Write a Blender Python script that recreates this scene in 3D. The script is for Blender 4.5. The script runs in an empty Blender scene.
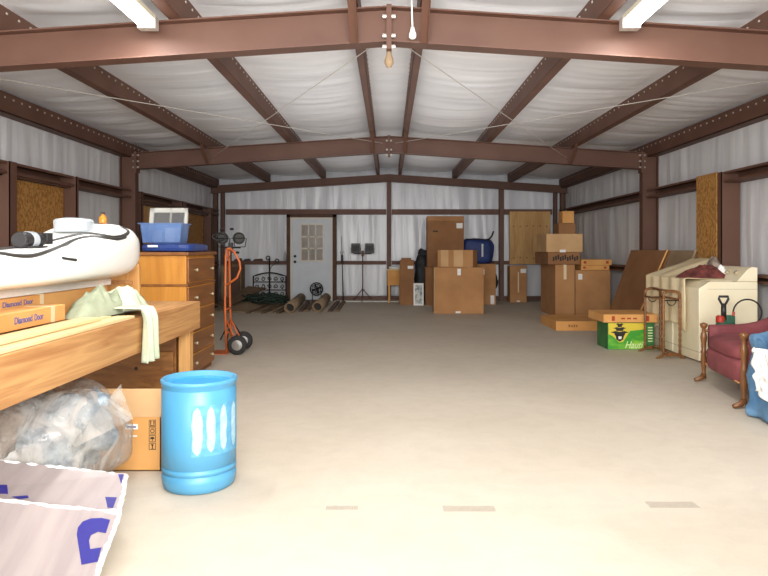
import bpy, bmesh, math, random
from mathutils import Vector, Matrix, noise
from mathutils.bvhtree import BVHTree
C = bpy.context.scene.collection
F, CX, CY, H = 656.0, 389.0, 249.0, 1.30
PI = math.pi
rnd = random.Random(7)

def at(px, py, Y):            # point seen at (px,py) at depth Y
    return Vector(((px-CX)*Y/F, Y, H-(py-CY)*Y/F))

# ------------------------------------------------------------------ materials
def lin(h):
    h = h.lstrip('#'); out = []
    for i in (0, 2, 4):
        c = int(h[i:i+2], 16)/255
        out.append(c/12.92 if c <= .04045 else ((c+.055)/1.055)**2.4)
    return (*out, 1)

def mat(name, c1, c2=None, rough=.7, metal=0, scale=(4, 4, 4), detail=4, bump=0, bscale=None, bdist=.01,
        alpha=1, dist=0, emit=None, estr=0, lo=.35, hi=.65, trans=0, spec=.5, sheen=0):
    m = bpy.data.materials.new(name); m.use_nodes = True
    nt = m.node_tree; N = nt.nodes; L = nt.links
    b = N['Principled BSDF']
    b.inputs['Roughness'].default_value = rough
    b.inputs['Metallic'].default_value = metal
    b.inputs['Alpha'].default_value = alpha
    b.inputs['Transmission Weight'].default_value = trans
    b.inputs['Specular IOR Level'].default_value = spec
    tc = N.new('ShaderNodeTexCoord')
    mp = N.new('ShaderNodeMapping'); mp.inputs['Scale'].default_value = scale
    L.new(tc.outputs['Object'], mp.inputs['Vector'])
    n = N.new('ShaderNodeTexNoise'); n.inputs['Scale'].default_value = 1; n.inputs['Detail'].default_value = detail
    n.inputs['Distortion'].default_value = dist
    L.new(mp.outputs[0], n.inputs['Vector'])
    r = N.new('ShaderNodeValToRGB')
    r.color_ramp.elements[0].position = lo; r.color_ramp.elements[1].position = hi
    r.color_ramp.elements[0].color = lin(c1); r.color_ramp.elements[1].color = lin(c2 or c1)
    L.new(n.outputs['Fac'], r.inputs['Fac']); L.new(r.outputs['Color'], b.inputs['Base Color'])
    if bump:
        mp2 = N.new('ShaderNodeMapping'); mp2.inputs['Scale'].default_value = bscale or scale
        L.new(tc.outputs['Object'], mp2.inputs['Vector'])
        n2 = N.new('ShaderNodeTexNoise'); n2.inputs['Scale'].default_value = 1; n2.inputs['Detail'].default_value = 5
        n2.inputs['Distortion'].default_value = dist
        L.new(mp2.outputs[0], n2.inputs['Vector'])
        bp = N.new('ShaderNodeBump'); bp.inputs['Strength'].default_value = bump; bp.inputs['Distance'].default_value = bdist
        L.new(n2.outputs['Fac'], bp.inputs['Height']); L.new(bp.outputs[0], b.inputs['Normal'])
    if emit:
        b.inputs['Emission Color'].default_value = lin(emit); b.inputs['Emission Strength'].default_value = estr
    return m

M = {}
M['steel'] = mat('red_primer_steel', '#5c3c2e', '#664637', .62, 0, (2, 2, 2), 5, .05, (30, 30, 30), .002)
M['bolt'] = mat('galvanised_bolt', '#c9c4bb', None, .4, .3)
M['hole'] = mat('pale_rivet', '#b9aea4', None, .6)
M['liner_w'] = mat('wall_liner_vinyl', '#dadadc', '#e8e8e8', .38, 0, (.7, 3, .4), 3, .45, (3, 6, .45), .03, dist=.4)
M['liner_b'] = mat('end_liner_vinyl', '#cdced2', '#e0e1e4', .30, 0, (3, .7, .4), 3, .5, (4, 1, .4), .04, dist=.5)
M['liner_c'] = mat('roof_liner_vinyl', '#e4e5e8', '#f0f0f2', .42, 0, (.5, 2.5, 1), 3, .5, (.4, 5, 1), .035, dist=.4)
M['tab'] = mat('liner_seam_tab', '#f1f1ee', None, .4)
M['card'] = mat('cardboard', '#a9794d', '#b98858', .85, 0, (2.5, 2.5, 2.5), 4, .15, (2, 2, 60), .002)
M['card_l'] = mat('light_cardboard', '#c29a6c', '#d0a97a', .85, 0, (2.5, 2.5, 2.5), 4, .15, (2, 2, 60), .002)
M['card_d'] = mat('dark_cardboard', '#8a5f3b', '#996c45', .85, 0, (2.5, 2.5, 2.5), 4, .15, (2, 2, 60), .002)
M['card_o'] = mat('orange_cardboard', '#cf9350', '#dba25f', .8, 0, (2.5, 2.5, 2.5), 4)
M['tape'] = mat('packing_tape', '#d9c29b', '#e4d0ac', .3)
M['white'] = mat('white_paper', '#ecebe6', None, .6)
M['ink'] = mat('black_ink', '#2b2622', None, .7)
M['red_ink'] = mat('red_ink', '#a33b1c', None, .7)
M['blue_ink'] = mat('blue_ink', '#2a2878', None, .5)
M['violet_ink'] = mat('violet_ink', '#5a5a8c', None, .7)
M['pine'] = mat('pine_wood', '#a87342', '#c8985f', .6, 0, (14, 1.1, 26), 5, .1, None, .002, dist=1.2)
M['pine_x'] = mat('pine_wood_upright', '#bd8648', '#d2a060', .6, 0, (22, 22, 1.2), 5, .1, None, .002, dist=1.2)
M['pine_l'] = mat('pale_pine', '#d3b680', '#e0c896', .55, 0, (20, 1, 30), 4)
M['wood_d'] = mat('dark_stained_wood', '#75481f', '#96652f', .5, 0, (3, 8, 14), 5, dist=1.5)
M['maple'] = mat('honey_maple', '#bd7b2c', '#d3923d', .45, 0, (12, 12, 1.2), 5, dist=.8)
M['drawer'] = mat('walnut_drawer', '#7a4b22', '#955f30', .4, 0, (12, 1.4, 12), 5, dist=.8)
M['knob'] = mat('pale_knob', '#b9a988', None, .3)
M['osb'] = mat('strand_board', '#97642c', '#bf8d4a', .8, 0, (30, 30, 22), 6, .3, None, .003, dist=.5, lo=.4, hi=.6)
M['ply'] = mat('plywood', '#b88a52', '#cfa56a', .7, 0, (10, 10, 1.3), 5, dist=1.5)
M['turned'] = mat('turned_red_oak', '#6e4626', '#84562f', .3, 0, (20, 20, 2), 4)
M['tank'] = mat('white_poly_tank', '#f4f2ea', '#faf9f3', .35, 0, (2, 2, 2), 3)
M['foam'] = mat('white_foam', '#f6f4ef', None, .8, 0, (2, 2, 2), 3, .8, (60, 60, 60), .006)
M['foil'] = mat('grey_pink_facing', '#958a89', '#a59a97', .38, .1, (14, 2, 2), 4, .3, (8, 40, 20), .003)
M['black'] = mat('black_plastic', '#1d1b1b', '#2a2828', .45)
M['rubber'] = mat('black_rubber', '#232121', None, .75)
M['hose'] = mat('dark_hose', '#34322f', '#474440', .35)
M['grey_pl'] = mat('grey_plastic', '#a3a9ae', '#bcc1c4', .3)
M['amber'] = mat('amber_plastic', '#c5761f', None, .3)
M['towel'] = mat('sage_towel', '#838a70', '#a0a58b', .95, 0, (6, 6, 6), 4, .6, (120, 120, 120), .004)
M['towel_p'] = mat('pale_towel', '#b7c0a2', '#c6cdb4', .95, 0, (6, 6, 6), 4, .6, (120, 120, 120), .004)
M['barrel'] = mat('sky_blue_plastic', '#4388ae', '#5597bb', .38, 0, (3, 3, 1.5), 5)
M['barrel_in'] = mat('deep_blue_plastic', '#2f8fc6', None, .45)
M['peel'] = mat('peeled_label', '#8fb4c4', '#a5c3ce', .7, 0, (30, 30, 30), 5)
M['peel_b'] = mat('glue_patch', '#4a8cb0', '#5f9dbd', .6, 0, (30, 30, 30), 5)
M['bluebox'] = mat('translucent_blue_plastic', '#5f7fb8', '#7394c8', .2, alpha=.5)
M['bluelid'] = mat('navy_plastic', '#263c78', '#2e4687', .3)
M['orange'] = mat('orange_paint', '#c8602a', '#d46e34', .4)
M['chrome'] = mat('bare_metal', '#b5b2ad', None, .3, .8)
M['lightgrey'] = mat('weathered_white_paint', '#b8b6ad', '#c9c7bf', .6)
M['glass'] = mat('dull_glass', '#77797a', None, .1, alpha=.5)
M['wire'] = mat('black_wrought_wire', '#17181a', None, .5, .3)
M['green_d'] = mat('dark_green_hose', '#16241c', '#22352a', .6)
M['dusty'] = mat('dusty_brown_board', '#67523c', '#80684d', .85, 0, (4, 2, 4), 5)
M['dusty2'] = mat('dusty_tan_board', '#8a7357', '#9c8568', .85, 0, (4, 2, 4), 5)
M['door'] = mat('white_door_paint', '#c7ccd2', '#ced3d8', .5)
M['frame'] = mat('brown_timber', '#4a3021', '#5a3d2a', .7)
M['pane'] = mat('amber_pane', '#57472f', '#7a6750', .25, scale=(6, 6, 6))
M['muntin'] = mat('cream_muntin', '#d6cfc0', None, .5)
M['darkcloth'] = mat('black_bag_cloth', '#141416', '#1f1f22', .6, 0, (5, 5, 5), 4, .6, (9, 9, 9), .03)
M['navycloth'] = mat('navy_bag_cloth', '#14285c', '#1c3574', .6, 0, (5, 5, 5), 4, .5, (7, 7, 7), .03)
M['green'] = mat('bright_green_print', '#3e9b2c', '#8cc63a', .5, 0, (3, 3, 6), 3, lo=.45, hi=.6)
M['green_s'] = mat('deep_green_print', '#1f5c2c', '#3c7d3e', .5, 0, (8, 8, 8), 4)
M['yellow'] = mat('yellow_print', '#d9c23c', None, .5)
M['pale_gr'] = mat('pale_green_print', '#d5e8a8', None, .5)
M['white_ap'] = mat('almond_enamel', '#f2e4c2', '#f5eacb', .3)
M['ap_dark'] = mat('shadow_gap', '#8d8470', None, .6)
M['sheet'] = mat('cream_sheet', '#d8c49a', '#e4d3ae', .9, 0, (4, 4, 4), 4, .5, (10, 10, 10), .02)
M['maroon'] = mat('maroon_cloth', '#4f2220', '#86443c', .9, 0, (14, 14, 14), 5, .6, (20, 20, 20), .02)
M['greycloth'] = mat('grey_brown_cloth', '#6e5d50', '#a8988a', .9, 0, (14, 14, 14), 5, .6, (20, 20, 20), .02)
M['velvet'] = mat('burgundy_velvet', '#74383c', '#8d484b', .75, 0, (4, 4, 4), 5, .3, (9, 9, 9), .02)
M['denim'] = mat('blue_denim', '#446a8d', '#6288a8', .9, 0, (5, 5, 5), 5, .6, (12, 12, 12), .03)
M['whitecloth'] = mat('white_cloth', '#efeee9', '#f6f5f1', .9, 0, (5, 5, 5), 5, .5, (12, 12, 12), .02)
M['pumpgreen'] = mat('sprayer_green', '#2f5b46', None, .5)
M['pumpred'] = mat('sprayer_red', '#b0321f', None, .4)
M['clothes'] = mat('blue_grey_clothes', '#6d7b86', '#a3adb2', .9, 0, (12, 12, 12), 6, .8, (16, 16, 16), .04, lo=.4, hi=.6)
M['lamp'] = mat('fluorescent_diffuser', '#ffffff', None, .5, emit='#ffffff', estr=9)
M['cream_metal'] = mat('cream_enamel', '#e6dfc8', None, .4)
M['lens'] = mat('work_light_glass', '#45433f', None, .7)
M['picture'] = mat('pale_picture', '#c9c8c0', '#6a7a80', .5, scale=(12, 12, 9), lo=.45, hi=.6)
M['sill'] = mat('white_sill', '#d8d5cc', None, .8)
M['stain'] = mat('grey_smudge', '#a39a8c', '#b3aa9b', .8, 0, (25, 25, 25), 5, alpha=.3)

def bag_material():
    m = mat('clear_plastic_film', '#aea79e', '#c4bdb3', .16, 0, (5, 5, 5), 4, .8, (9, 2.5, 3), .05, alpha=.5, dist=1)
    nt = m.node_tree; b = nt.nodes['Principled BSDF']
    n = nt.nodes.new('ShaderNodeTexNoise'); n.inputs['Scale'].default_value = 5; n.inputs['Distortion'].default_value = 2
    tc = nt.nodes.new('ShaderNodeTexCoord'); nt.links.new(tc.outputs['Object'], n.inputs['Vector'])
    mr = nt.nodes.new('ShaderNodeMapRange'); mr.inputs['From Min'].default_value = .35; mr.inputs['From Max'].default_value = .65
    mr.inputs['To Min'].default_value = .22; mr.inputs['To Max'].default_value = .62
    nt.links.new(n.outputs['Fac'], mr.inputs['Value']); nt.links.new(mr.outputs[0], b.inputs['Alpha'])
    return m
M['bag'] = bag_material()

def floor_material():
    m = bpy.data.materials.new('dusty_concrete'); m.use_nodes = True
    nt = m.node_tree; N = nt.nodes; L = nt.links; b = N['Principled BSDF']
    tc = N.new('ShaderNodeTexCoord')
    def nz(scale, det, lo, hi, c1, c2, dist=0):
        n = N.new('ShaderNodeTexNoise'); n.inputs['Scale'].default_value = scale; n.inputs['Detail'].default_value = det
        n.inputs['Distortion'].default_value = dist
        L.new(tc.outputs['Object'], n.inputs['Vector'])
        r = N.new('ShaderNodeValToRGB'); r.color_ramp.elements[0].position = lo; r.color_ramp.elements[1].position = hi
        r.color_ramp.elements[0].color = c1; r.color_ramp.elements[1].color = c2
        L.new(n.outputs['Fac'], r.inputs['Fac']); return r
    a = nz(.7, 6, .3, .7, lin('#c0b4a2'), lin('#cbc0b0'), .6)
    s = nz(7, 8, .25, .6, (.93, .925, .92, 1), (1, 1, 1, 1), .5)
    s2 = nz(60, 4, .2, .5, (.95, .95, .94, 1), (1, 1, 1, 1))
    def mul(x, y):
        mx = N.new('ShaderNodeMix'); mx.data_type = 'RGBA'; mx.blend_type = 'MULTIPLY'; mx.inputs['Factor'].default_value = 1
        L.new(x, mx.inputs['A']); L.new(y, mx.inputs['B']); return mx.outputs['Result']
    c = mul(mul(a.outputs[0], s.outputs[0]), s2.outputs[0])
    L.new(c, b.inputs['Base Color'])
    b.inputs['Roughness'].default_value = .62; b.inputs['Specular IOR Level'].default_value = .35
    bp = N.new('ShaderNodeBump'); bp.inputs['Strength'].default_value = .15; bp.inputs['Distance'].default_value = .003
    L.new(s2.outputs[0], bp.inputs['Height']); L.new(bp.outputs[0], b.inputs['Normal'])
    return m
M['floor'] = floor_material()

# ------------------------------------------------------------------ mesh builder
class MB:
    def __init__(s): s.bm = bmesh.new(); s.mi = 0
    def _f(s, vs):
        try:
            f = s.bm.faces.new(vs); f.material_index = s.mi; return f
        except ValueError: return None
    def box(s, x0, x1, y0, y1, z0, z1):
        v = [s.bm.verts.new(p) for p in ((x0,y0,z0),(x1,y0,z0),(x1,y1,z0),(x0,y1,z0),(x0,y0,z1),(x1,y0,z1),(x1,y1,z1),(x0,y1,z1))]
        for q in ((3,2,1,0),(4,5,6,7),(0,1,5,4),(1,2,6,5),(2,3,7,6),(3,0,4,7)): s._f([v[i] for i in q])
        return s
    def prism(s, pts, vec):          # polygon (3d points) extruded by vec
        vec = Vector(vec); a = [s.bm.verts.new(Vector(p)) for p in pts]; b = [s.bm.verts.new(Vector(p)+vec) for p in pts]
        n = len(pts); s._f(a[::-1]); s._f(b)
        for i in range(n): s._f([a[i], a[(i+1) % n], b[(i+1) % n], b[i]])
        return s
    def bar(s, p, q, w, h, up=(0,0,1)):
        p = Vector(p); q = Vector(q); d = (q-p).normalized(); up = Vector(up)
        if abs(d.dot(up)) > .95: up = Vector((0,1,0))
        r = d.cross(up).normalized(); u = r.cross(d).normalized()
        pts = [p+r*(w/2*i)+u*(h/2*j) for i, j in ((-1,-1),(1,-1),(1,1),(-1,1))]
        return s.prism(pts, q-p)
    def tube(s, pts, r, seg=8, cap=True, closed=False):
        pts = [Vector(p) for p in pts]; n = len(pts)
        rr = r if isinstance(r, (list, tuple)) else [r]*n
        rings = []; prev = None
        for i, p in enumerate(pts):
            if closed: d = pts[(i+1) % n]-pts[(i-1) % n]
            else: d = pts[min(i+1, n-1)]-pts[max(i-1, 0)]
            d = d.normalized() if d.length > 1e-9 else Vector((0,0,1))
            if prev is None:
                a = Vector((0,0,1)) if abs(d.z) < .9 else Vector((1,0,0)); u = d.cross(a).normalized()
            else:
                u = prev-d*prev.dot(d); u = u.normalized() if u.length > 1e-6 else d.orthogonal().normalized()
            prev = u; v = d.cross(u)
            rings.append([s.bm.verts.new(p+(u*math.cos(2*PI*k/seg)+v*math.sin(2*PI*k/seg))*rr[i]) for k in range(seg)])
        for i in range(n if closed else n-1):
            A, B = rings[i], rings[(i+1) % n]
            for k in range(seg): s._f([A[k], A[(k+1) % seg], B[(k+1) % seg], B[k]])
        if cap and not closed: s._f(rings[0][::-1]); s._f(rings[-1])
        return s
    def lathe(s, prof, c=(0,0,0), seg=32, axis='z'):
        c = Vector(c); rings = []
        for r, h in prof:
            ring = []
            for k in range(seg):
                a = 2*PI*k/seg; x, y = r*math.cos(a), r*math.sin(a)
                p = (x, y, h) if axis == 'z' else ((x, h, y) if axis == 'y' else (h, x, y))
                ring.append(s.bm.verts.new(c+Vector(p)))
            rings.append(ring)
        for i in range(len(rings)-1):
            for k in range(seg): s._f([rings[i][k], rings[i][(k+1) % seg], rings[i+1][(k+1) % seg], rings[i+1][k]])
        s._f(rings[0][::-1]); s._f(rings[-1])
        return s
    def grid(s, fn, nu, nv):
        g = [[s.bm.verts.new(fn(i/nu, j/nv)) for j in range(nv+1)] for i in range(nu+1)]
        for i in range(nu):
            for j in range(nv): s._f([g[i][j], g[i+1][j], g[i+1][j+1], g[i][j+1]])
        return s
    def loft(s, secs):              # list of rings (same length)
        R = [[s.bm.verts.new(p) for p in r] for r in secs]; n = len(R[0])
        for i in range(len(R)-1):
            for k in range(n): s._f([R[i][k], R[i][(k+1) % n], R[i+1][(k+1) % n], R[i+1][k]])
        s._f(R[0][::-1]); s._f(R[-1]); return s
    def blob(s, c, r, e=2.0, amp=0, sc=3, seg=40, rings=24, seed=0, flat=None):
        c = Vector(c); e = 2/e
        def pw(v): return math.copysign(abs(v)**e, v)
        rows = []
        for i in range(rings+1):
            ph = -PI/2+PI*i/rings; row = []
            for k in range(seg):
                th = 2*PI*k/seg
                p = Vector((pw(math.cos(ph))*pw(math.cos(th))*r[0], pw(math.cos(ph))*pw(math.sin(th))*r[1], pw(math.sin(ph))*r[2]))
                if amp:
                    n = p.normalized() if p.length else Vector((0,0,1))
                    p = p+n*amp*(noise.noise(p*sc+Vector((seed,seed,0)))+.5*noise.noise(p*sc*2.3+Vector((seed,0,seed))))
                q = c+p
                if flat is not None and q.z < flat: q.z = flat
                row.append(s.bm.verts.new(q))
            rows.append(row)
        for i in range(rings):
            for k in range(seg): s._f([rows[i][k], rows[i][(k+1) % seg], rows[i+1][(k+1) % seg], rows[i+1][k]])
        bmesh.ops.remove_doubles(s.bm, verts=s.bm.verts, dist=1e-5)
        return s

def obj(name, mb, m, parent=None, smooth=False, bev=0, world=True, extra=None, solid=0):
    bm = mb.bm if isinstance(mb, MB) else mb
    if world and parent is not None:
        M0 = Matrix.Identity(4); p = parent
        while p is not None: M0 = p.matrix_basis @ M0; p = p.parent
        bm.transform(M0.inverted())
    elif parent is None:
        # origin at base centre
        xs = [v.co.x for v in bm.verts]; ys = [v.co.y for v in bm.verts]; zs = [v.co.z for v in bm.verts]
        org = Vector(((min(xs)+max(xs))/2, (min(ys)+max(ys))/2, min(zs)))
        bm.transform(Matrix.Translation(-org))
    bmesh.ops.recalc_face_normals(bm, faces=bm.faces)
    me = bpy.data.meshes.new(name); bm.to_mesh(me); bm.free()
    me.materials.append(M[m] if isinstance(m, str) else m)
    for x in (extra or []): me.materials.append(M[x])
    if smooth:
        for p in me.polygons: p.use_smooth = True
    o = bpy.data.objects.new(name, me); C.objects.link(o)
    if parent is not None: o.parent = parent
    else: o.location = org
    if bev:
        b = o.modifiers.new('b', 'BEVEL'); b.width = bev; b.segments = 2; b.limit_method = 'ANGLE'
    if solid:
        b = o.modifiers.new('s', 'SOLIDIFY'); b.thickness = solid; b.offset = 0
    return o

def thing(name, label, cat, loc=(0,0,0), rotz=0, group=None):
    o = bpy.data.objects.new(name, None); C.objects.link(o); o.empty_display_size = .1
    o.matrix_basis = Matrix.Translation(Vector(loc)) @ Matrix.Rotation(rotz, 4, 'Z')
    return tag(o, label, cat, group)
def tag(o, label, cat, group=None):
    o['label'] = label; o['category'] = cat
    if group: o['group'] = group
    return o
def struct(name, mb, m, **k):
    o = obj(name, mb, m, **k)
    if k.get('parent') is None: o['kind'] = 'structure'
    return o
def text_obj(name, s, size, m, parent, loc, rot, depth=.001, shear=0, w=None):
    cu = bpy.data.curves.new(name, 'FONT'); cu.body = s; cu.size = size; cu.extrude = depth; cu.shear = shear
    cu.align_x = 'CENTER'; cu.align_y = 'CENTER'; cu.offset = size*.012
    to = bpy.data.objects.new('tmp', cu); C.objects.link(to)
    bpy.context.view_layer.update()
    me = bpy.data.meshes.new_from_object(to.evaluated_get(bpy.context.evaluated_depsgraph_get()))
    bpy.data.objects.remove(to)
    me.materials.clear(); me.materials.append(M[m])
    if w:
        xs = [v.co.x for v in me.vertices]; k = w/(max(xs)-min(xs))
        for v in me.vertices: v.co.x *= k
    M0 = Matrix.Identity(4); p = parent
    while p is not None: M0 = p.matrix_basis @ M0; p = p.parent
    me.transform(M0.inverted() @ Matrix.Translation(Vector(loc)) @ rot.to_4x4())
    o = bpy.data.objects.new(name, me); C.objects.link(o); o.parent = parent
    return o
def ROT(x, n):              # rotation whose X axis is x and whose Z axis is n
    x = Vector(x).normalized(); n = Vector(n).normalized(); y = n.cross(x)
    return Matrix((x, y, n)).transposed()
FACE_CAM = ROT((1,0,0), (0,-1,0))      # text readable from -Y
FACE_R = ROT((0,1,0), (1,0,0))         # text on a face looking +X
FACE_L = ROT((0,-1,0), (-1,0,0))

# ------------------------------------------------------------------ the building
HW = 4.48; Y0, Y1 = -2.6, 16.70
rt = lambda x: 3.175-.065*abs(x)     # rafter top
rb = lambda x: 2.90-.065*abs(x)
mb = MB().box(-HW-.02, HW+.02, Y0, Y1+.02, -.12, 0); struct('floor', mb, 'floor')

def liner_side(sgn):
    def fn(u, v):
        y = Y0+(Y1-Y0)*u; z = 3.08*v
        w = .028*noise.noise(Vector((y*2.6+.25*math.sin(z*1.6+y), z*.3, sgn*5)))+.009*noise.noise(Vector((y*9, z*.5+y*.3, 3)))
        for g in (.0, .94, 2.2, 3.0): w *= min(1, .2+abs(z-g)*3)
        return Vector((sgn*(HW+.02-abs(w)*1.25), y, z))
    return MB().grid(fn, 420, 22)
struct('wall_left', liner_side(-1), 'liner_w', smooth=True, solid=.01)
struct('wall_right', liner_side(1), 'liner_w', smooth=True, solid=.01)
def liner_back(u, v):
    x = -HW+2*HW*u; z = v*(3.41-.065*abs(x))
    w = .03*noise.noise(Vector((x*2.4, z*.3, 9)))+.014*noise.noise(Vector((x*8+z*.3, z*.6, 3)))
    return Vector((x, Y1-abs(w), z))
struct('wall_back', MB().grid(liner_back, 180, 22), 'liner_b', smooth=True, solid=.01)
PX = [-3.0, -1.60, -.24, .24, 1.60, 3.0]
stops = [-4.48]+PX+[4.48]
def liner_roof(u, v):
    x = -HW+2*HW*u; y = Y0+(Y1-Y0)*v; s = 0
    for a, b in zip(stops[:-1], stops[1:]):
        if a <= x <= b: s = math.sin(PI*(x-a)/(b-a))*min(1, (b-a)/1.2)
    n = .022*noise.noise(Vector((x*.6, y*2.3, 2)))+.012*noise.noise(Vector((x*.9, y*7, 6)))
    seam = abs(((y-.45) % 1.22)-.61)/.61        # 1 at seams
    return Vector((x, y, rt(x)+.215-s*(.045+n+.02*(1-seam**6))))
struct('ceiling', MB().grid(liner_roof, 90, 420), 'liner_c', smooth=True, solid=.008)

# rigid frames
def rafter(Yc, splice=True):
    w = MB()
    for sg in (-1, 1):
        X = [0, sg*4.2]
        w.prism([(X[0], Yc-.004, rb(0)+.01), (X[1], Yc-.004, rb(4.2)+.01), (X[1], Yc-.004, rt(4.2)-.01), (X[0], Yc-.004, rt(0)-.01)], (0, .008, 0))
        for f in (rb, lambda x: rt(x)-.012):
            w.prism([(X[0], Yc-.075, f(0)), (X[1], Yc-.075, f(4.2)), (X[1], Yc-.075, f(4.2)+.012), (X[0], Yc-.075, f(0)+.012)], (0, .15, 0))
    w.box(-.02, .02, Yc-.078, Yc+.078, rb(0)-.06, rt(0)+.01)
    w.box(-4.225, -4.18, Yc-.078, Yc+.078, rb(4.2)-.06, rt(4.2)+.01); w.box(4.18, 4.225, Yc-.078, Yc+.078, rb(4.2)-.06, rt(4.2)+.01)
    o = struct('roof_beam', w, 'steel')
    b = MB()
    for z in (rb(0)-.035, rb(0)+.05, rb(0)+.2):
        for y in (-.045,):
            b.lathe([(.0, -.05), (.016, -.05), (.016, .05), (0, .05)], (0, Yc+y, z), 8, 'x')
    for sg in (-1, 1):
        for z in (rb(4.2)+.03, rb(4.2)+.13, rb(4.2)+.23):
            b.lathe([(0, -.05), (.016, -.05), (.016, .05), (0, .05)], (sg*4.2, Yc-.045, z), 8, 'x')
    bb = struct('beam_bolt', b, 'bolt', parent=o); return o
for Yc in (5.12, 10.93): rafter(Yc)
w = MB()
for sg in (-1, 1):
    w.prism([(0, 16.42, rb(0)+.09), (sg*4.46, 16.42, rb(4.46)+.09), (sg*4.46, 16.42, rt(4.46)), (0, 16.42, rt(0))], (0, .01, 0))
    w.prism([(0, 16.34, rb(0)+.08), (sg*4.46, 16.34, rb(4.46)+.08), (sg*4.46, 16.34, rb(4.46)+.095), (0, 16.34, rb(0)+.095)], (0, .1, 0))
struct('roof_beam', w, 'steel')
def column(x0, x1, Yc, z1, wy=.15):
    m = MB(); xa, xb = min(x0, x1), max(x0, x1)
    m.box(xa, xb, Yc-.005, Yc+.005, 0, z1); m.box(xa, xa+.012, Yc-wy/2, Yc+wy/2, 0, z1); m.box(xb-.012, xb, Yc-wy/2, Yc+wy/2, 0, z1)
    m.box(xa-.02, xb, Yc-wy/2-.02, Yc+wy/2+.02, 0, .015)
    return struct('wall_column', m, 'steel')
for Yc in (5.12, 10.93):
    column(-4.46, -4.20, Yc, 2.90); column(4.20, 4.46, Yc, 2.90)
for sg in (-1, 1):
    column(sg*4.44, sg*4.32, 16.55, 2.95, .12); column(sg*4.24, sg*4.15, 16.55, 2.90, .1)
for x in (0.0, 2.83):
    struct('wall_column', MB().box(x-.055, x+.055, 16.46, 16.62, 0, rb(x)+.12), 'steel')
# purlins with rows of pale fixings
def purlin(x, sg, z0, z1, fl=.065, Ya=Y0, Yb=16.6):
    m = MB(); m.box(x-.004, x+.004, Ya, Yb, z0, z1)
    a, b = (x, x+fl*sg) if sg > 0 else (x+fl*sg, x)
    m.box(a, b, Ya, Yb, z0, z0+.006); m.box(a, b, Ya, Yb, z1-.006, z1)
    e = b if sg > 0 else a
    m.box(e-.003, e+.003, Ya, Yb, z0, z0+.022)
    o = struct('roof_purlin', m, 'steel')
    d = MB(); y = 3.6
    while y < 16.3:
        d.box(x-sg*.012-.004, x-sg*.012+.004, y-.009, y+.009, z1-.068, z1-.052)
        d.box(x+sg*.008-.002, x+sg*.008+.002, y-.009, y+.009, z1-.068, z1-.052)
        y += .17
    struct('fixing_row', d, 'hole', parent=o)
for x in PX: purlin(x, 1 if x > 0 else -1, rt(x), rt(x)+.22, fl=.07 if abs(x) < 1 else .095)
for sg in (-1, 1):
    m = MB(); m.box(min(sg*4.30, sg*4.46), max(sg*4.30, sg*4.46), Y0, 16.6, 2.83, 2.84)
    m.box(min(sg*4.30, sg*4.31), max(sg*4.30, sg*4.31), Y0, 16.6, 2.83, 3.06)
    o = struct('eave_strut', m, 'steel')
    d = MB(); y = 3.6
    while y < 16.3:
        d.box(sg*4.297-.003, sg*4.297+.003, y-.012, y+.012, 2.99, 3.01); y += .17
    struct('fixing_row', d, 'hole', parent=o)
# girts
def girt_side(sg, Ya, Yb, z0, z1):
    m = MB(); a, b = sorted((sg*4.25, sg*4.46))
    m.box(a, b, Ya, Yb, z1-.008, z1); m.box(a, b, Ya, Yb, z0, z0+.008)
    e = sg*4.25; m.box(e-.004, e+.004, Ya, Yb, z0+.0, z0+.03); m.box(e-.004, e+.004, Ya, Yb, z1-.03, z1)
    wx = sg*4.44; m.box(wx-.004, wx+.004, Ya, Yb, z0, z1)
    return struct('wall_girt', m, 'steel')
for sg in (-1, 1):
    for Ya, Yb in ((Y0, 5.0), (5.25, 10.8), (11.05, 16.4)):
        girt_side(sg, Ya, Yb, 2.14, 2.28)
        if not (sg < 0 and Ya < 11): girt_side(sg, Ya, Yb, .90, 1.0)
for (xa, xb) in ((-4.1, -.07), (.07, 2.76), (2.9, 4.1)):
    struct('wall_girt', MB().box(xa, xb, 16.48, 16.6, 2.17, 2.30), 'steel')
for (xa, xb) in ((-4.1, -2.6), (-1.34, -.07), (.07, 2.76), (2.9, 4.1)):
    struct('wall_girt', MB().box(xa, xb, 16.5, 16.6, .91, 1.0), 'steel')
for (xa, xb) in ((-4.1, -2.6), (-1.34, 4.1)):
    struct('baseboard_back', MB().box(xa, xb, 16.5, 16.62, 0.02, .11), 'steel')
struct('trim_1', MB().box(-1.34, .35, 16.1, 16.5, 0, .02), 'sill')
# framed openings: jambs, headers, infill boards
def jamb(sg, Y, w=.12, z1=2.28):
    m = MB(); a, b = sorted((sg*4.22, sg*4.46)); m.box(a, b, Y, Y+.01, 0, z1)
    a2, b2 = sorted((sg*4.22, sg*4.23)); m.box(a2, b2, Y, Y+w, 0, z1)
    return struct('opening_jamb', m, 'steel')
jamb(-1, 7.30, .14); jamb(-1, 8.86, .06); jamb(1, 8.33, .1)
struct('opening_header', MB().box(-4.34, -4.30, 7.3, 8.95, 2.12, 2.19), 'steel')
jamb(-1, 11.2, .08); jamb(-1, 13.4, .28); jamb(-1, 15.6, .08)
struct('opening_header', MB().box(-4.34, -4.30, 11.1, 15.7, 2.08, 2.18), 'steel')
def board(name, lab, x0, x1, y0, y1, z0, z1, m, holes=None):
    o = obj(name, MB().box(x0, x1, y0, y1, z0, z1), m, bev=.003)
    tag(o, lab, 'panel'); return o
board('strand_board', 'brown strand board panel on the left wall above the white tank', -4.40, -4.385, 7.45, 8.84, .0, 2.12, 'osb')
board('plywood_panel', 'plywood panel on the left wall behind the pale window sash', -4.40, -4.385, 11.32, 13.38, .0, 2.08, 'ply')
board('plywood_panel', 'plywood panel on the left wall nearest the back corner', -4.40, -4.385, 13.72, 15.5, .0, 2.08, 'osb')
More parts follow.
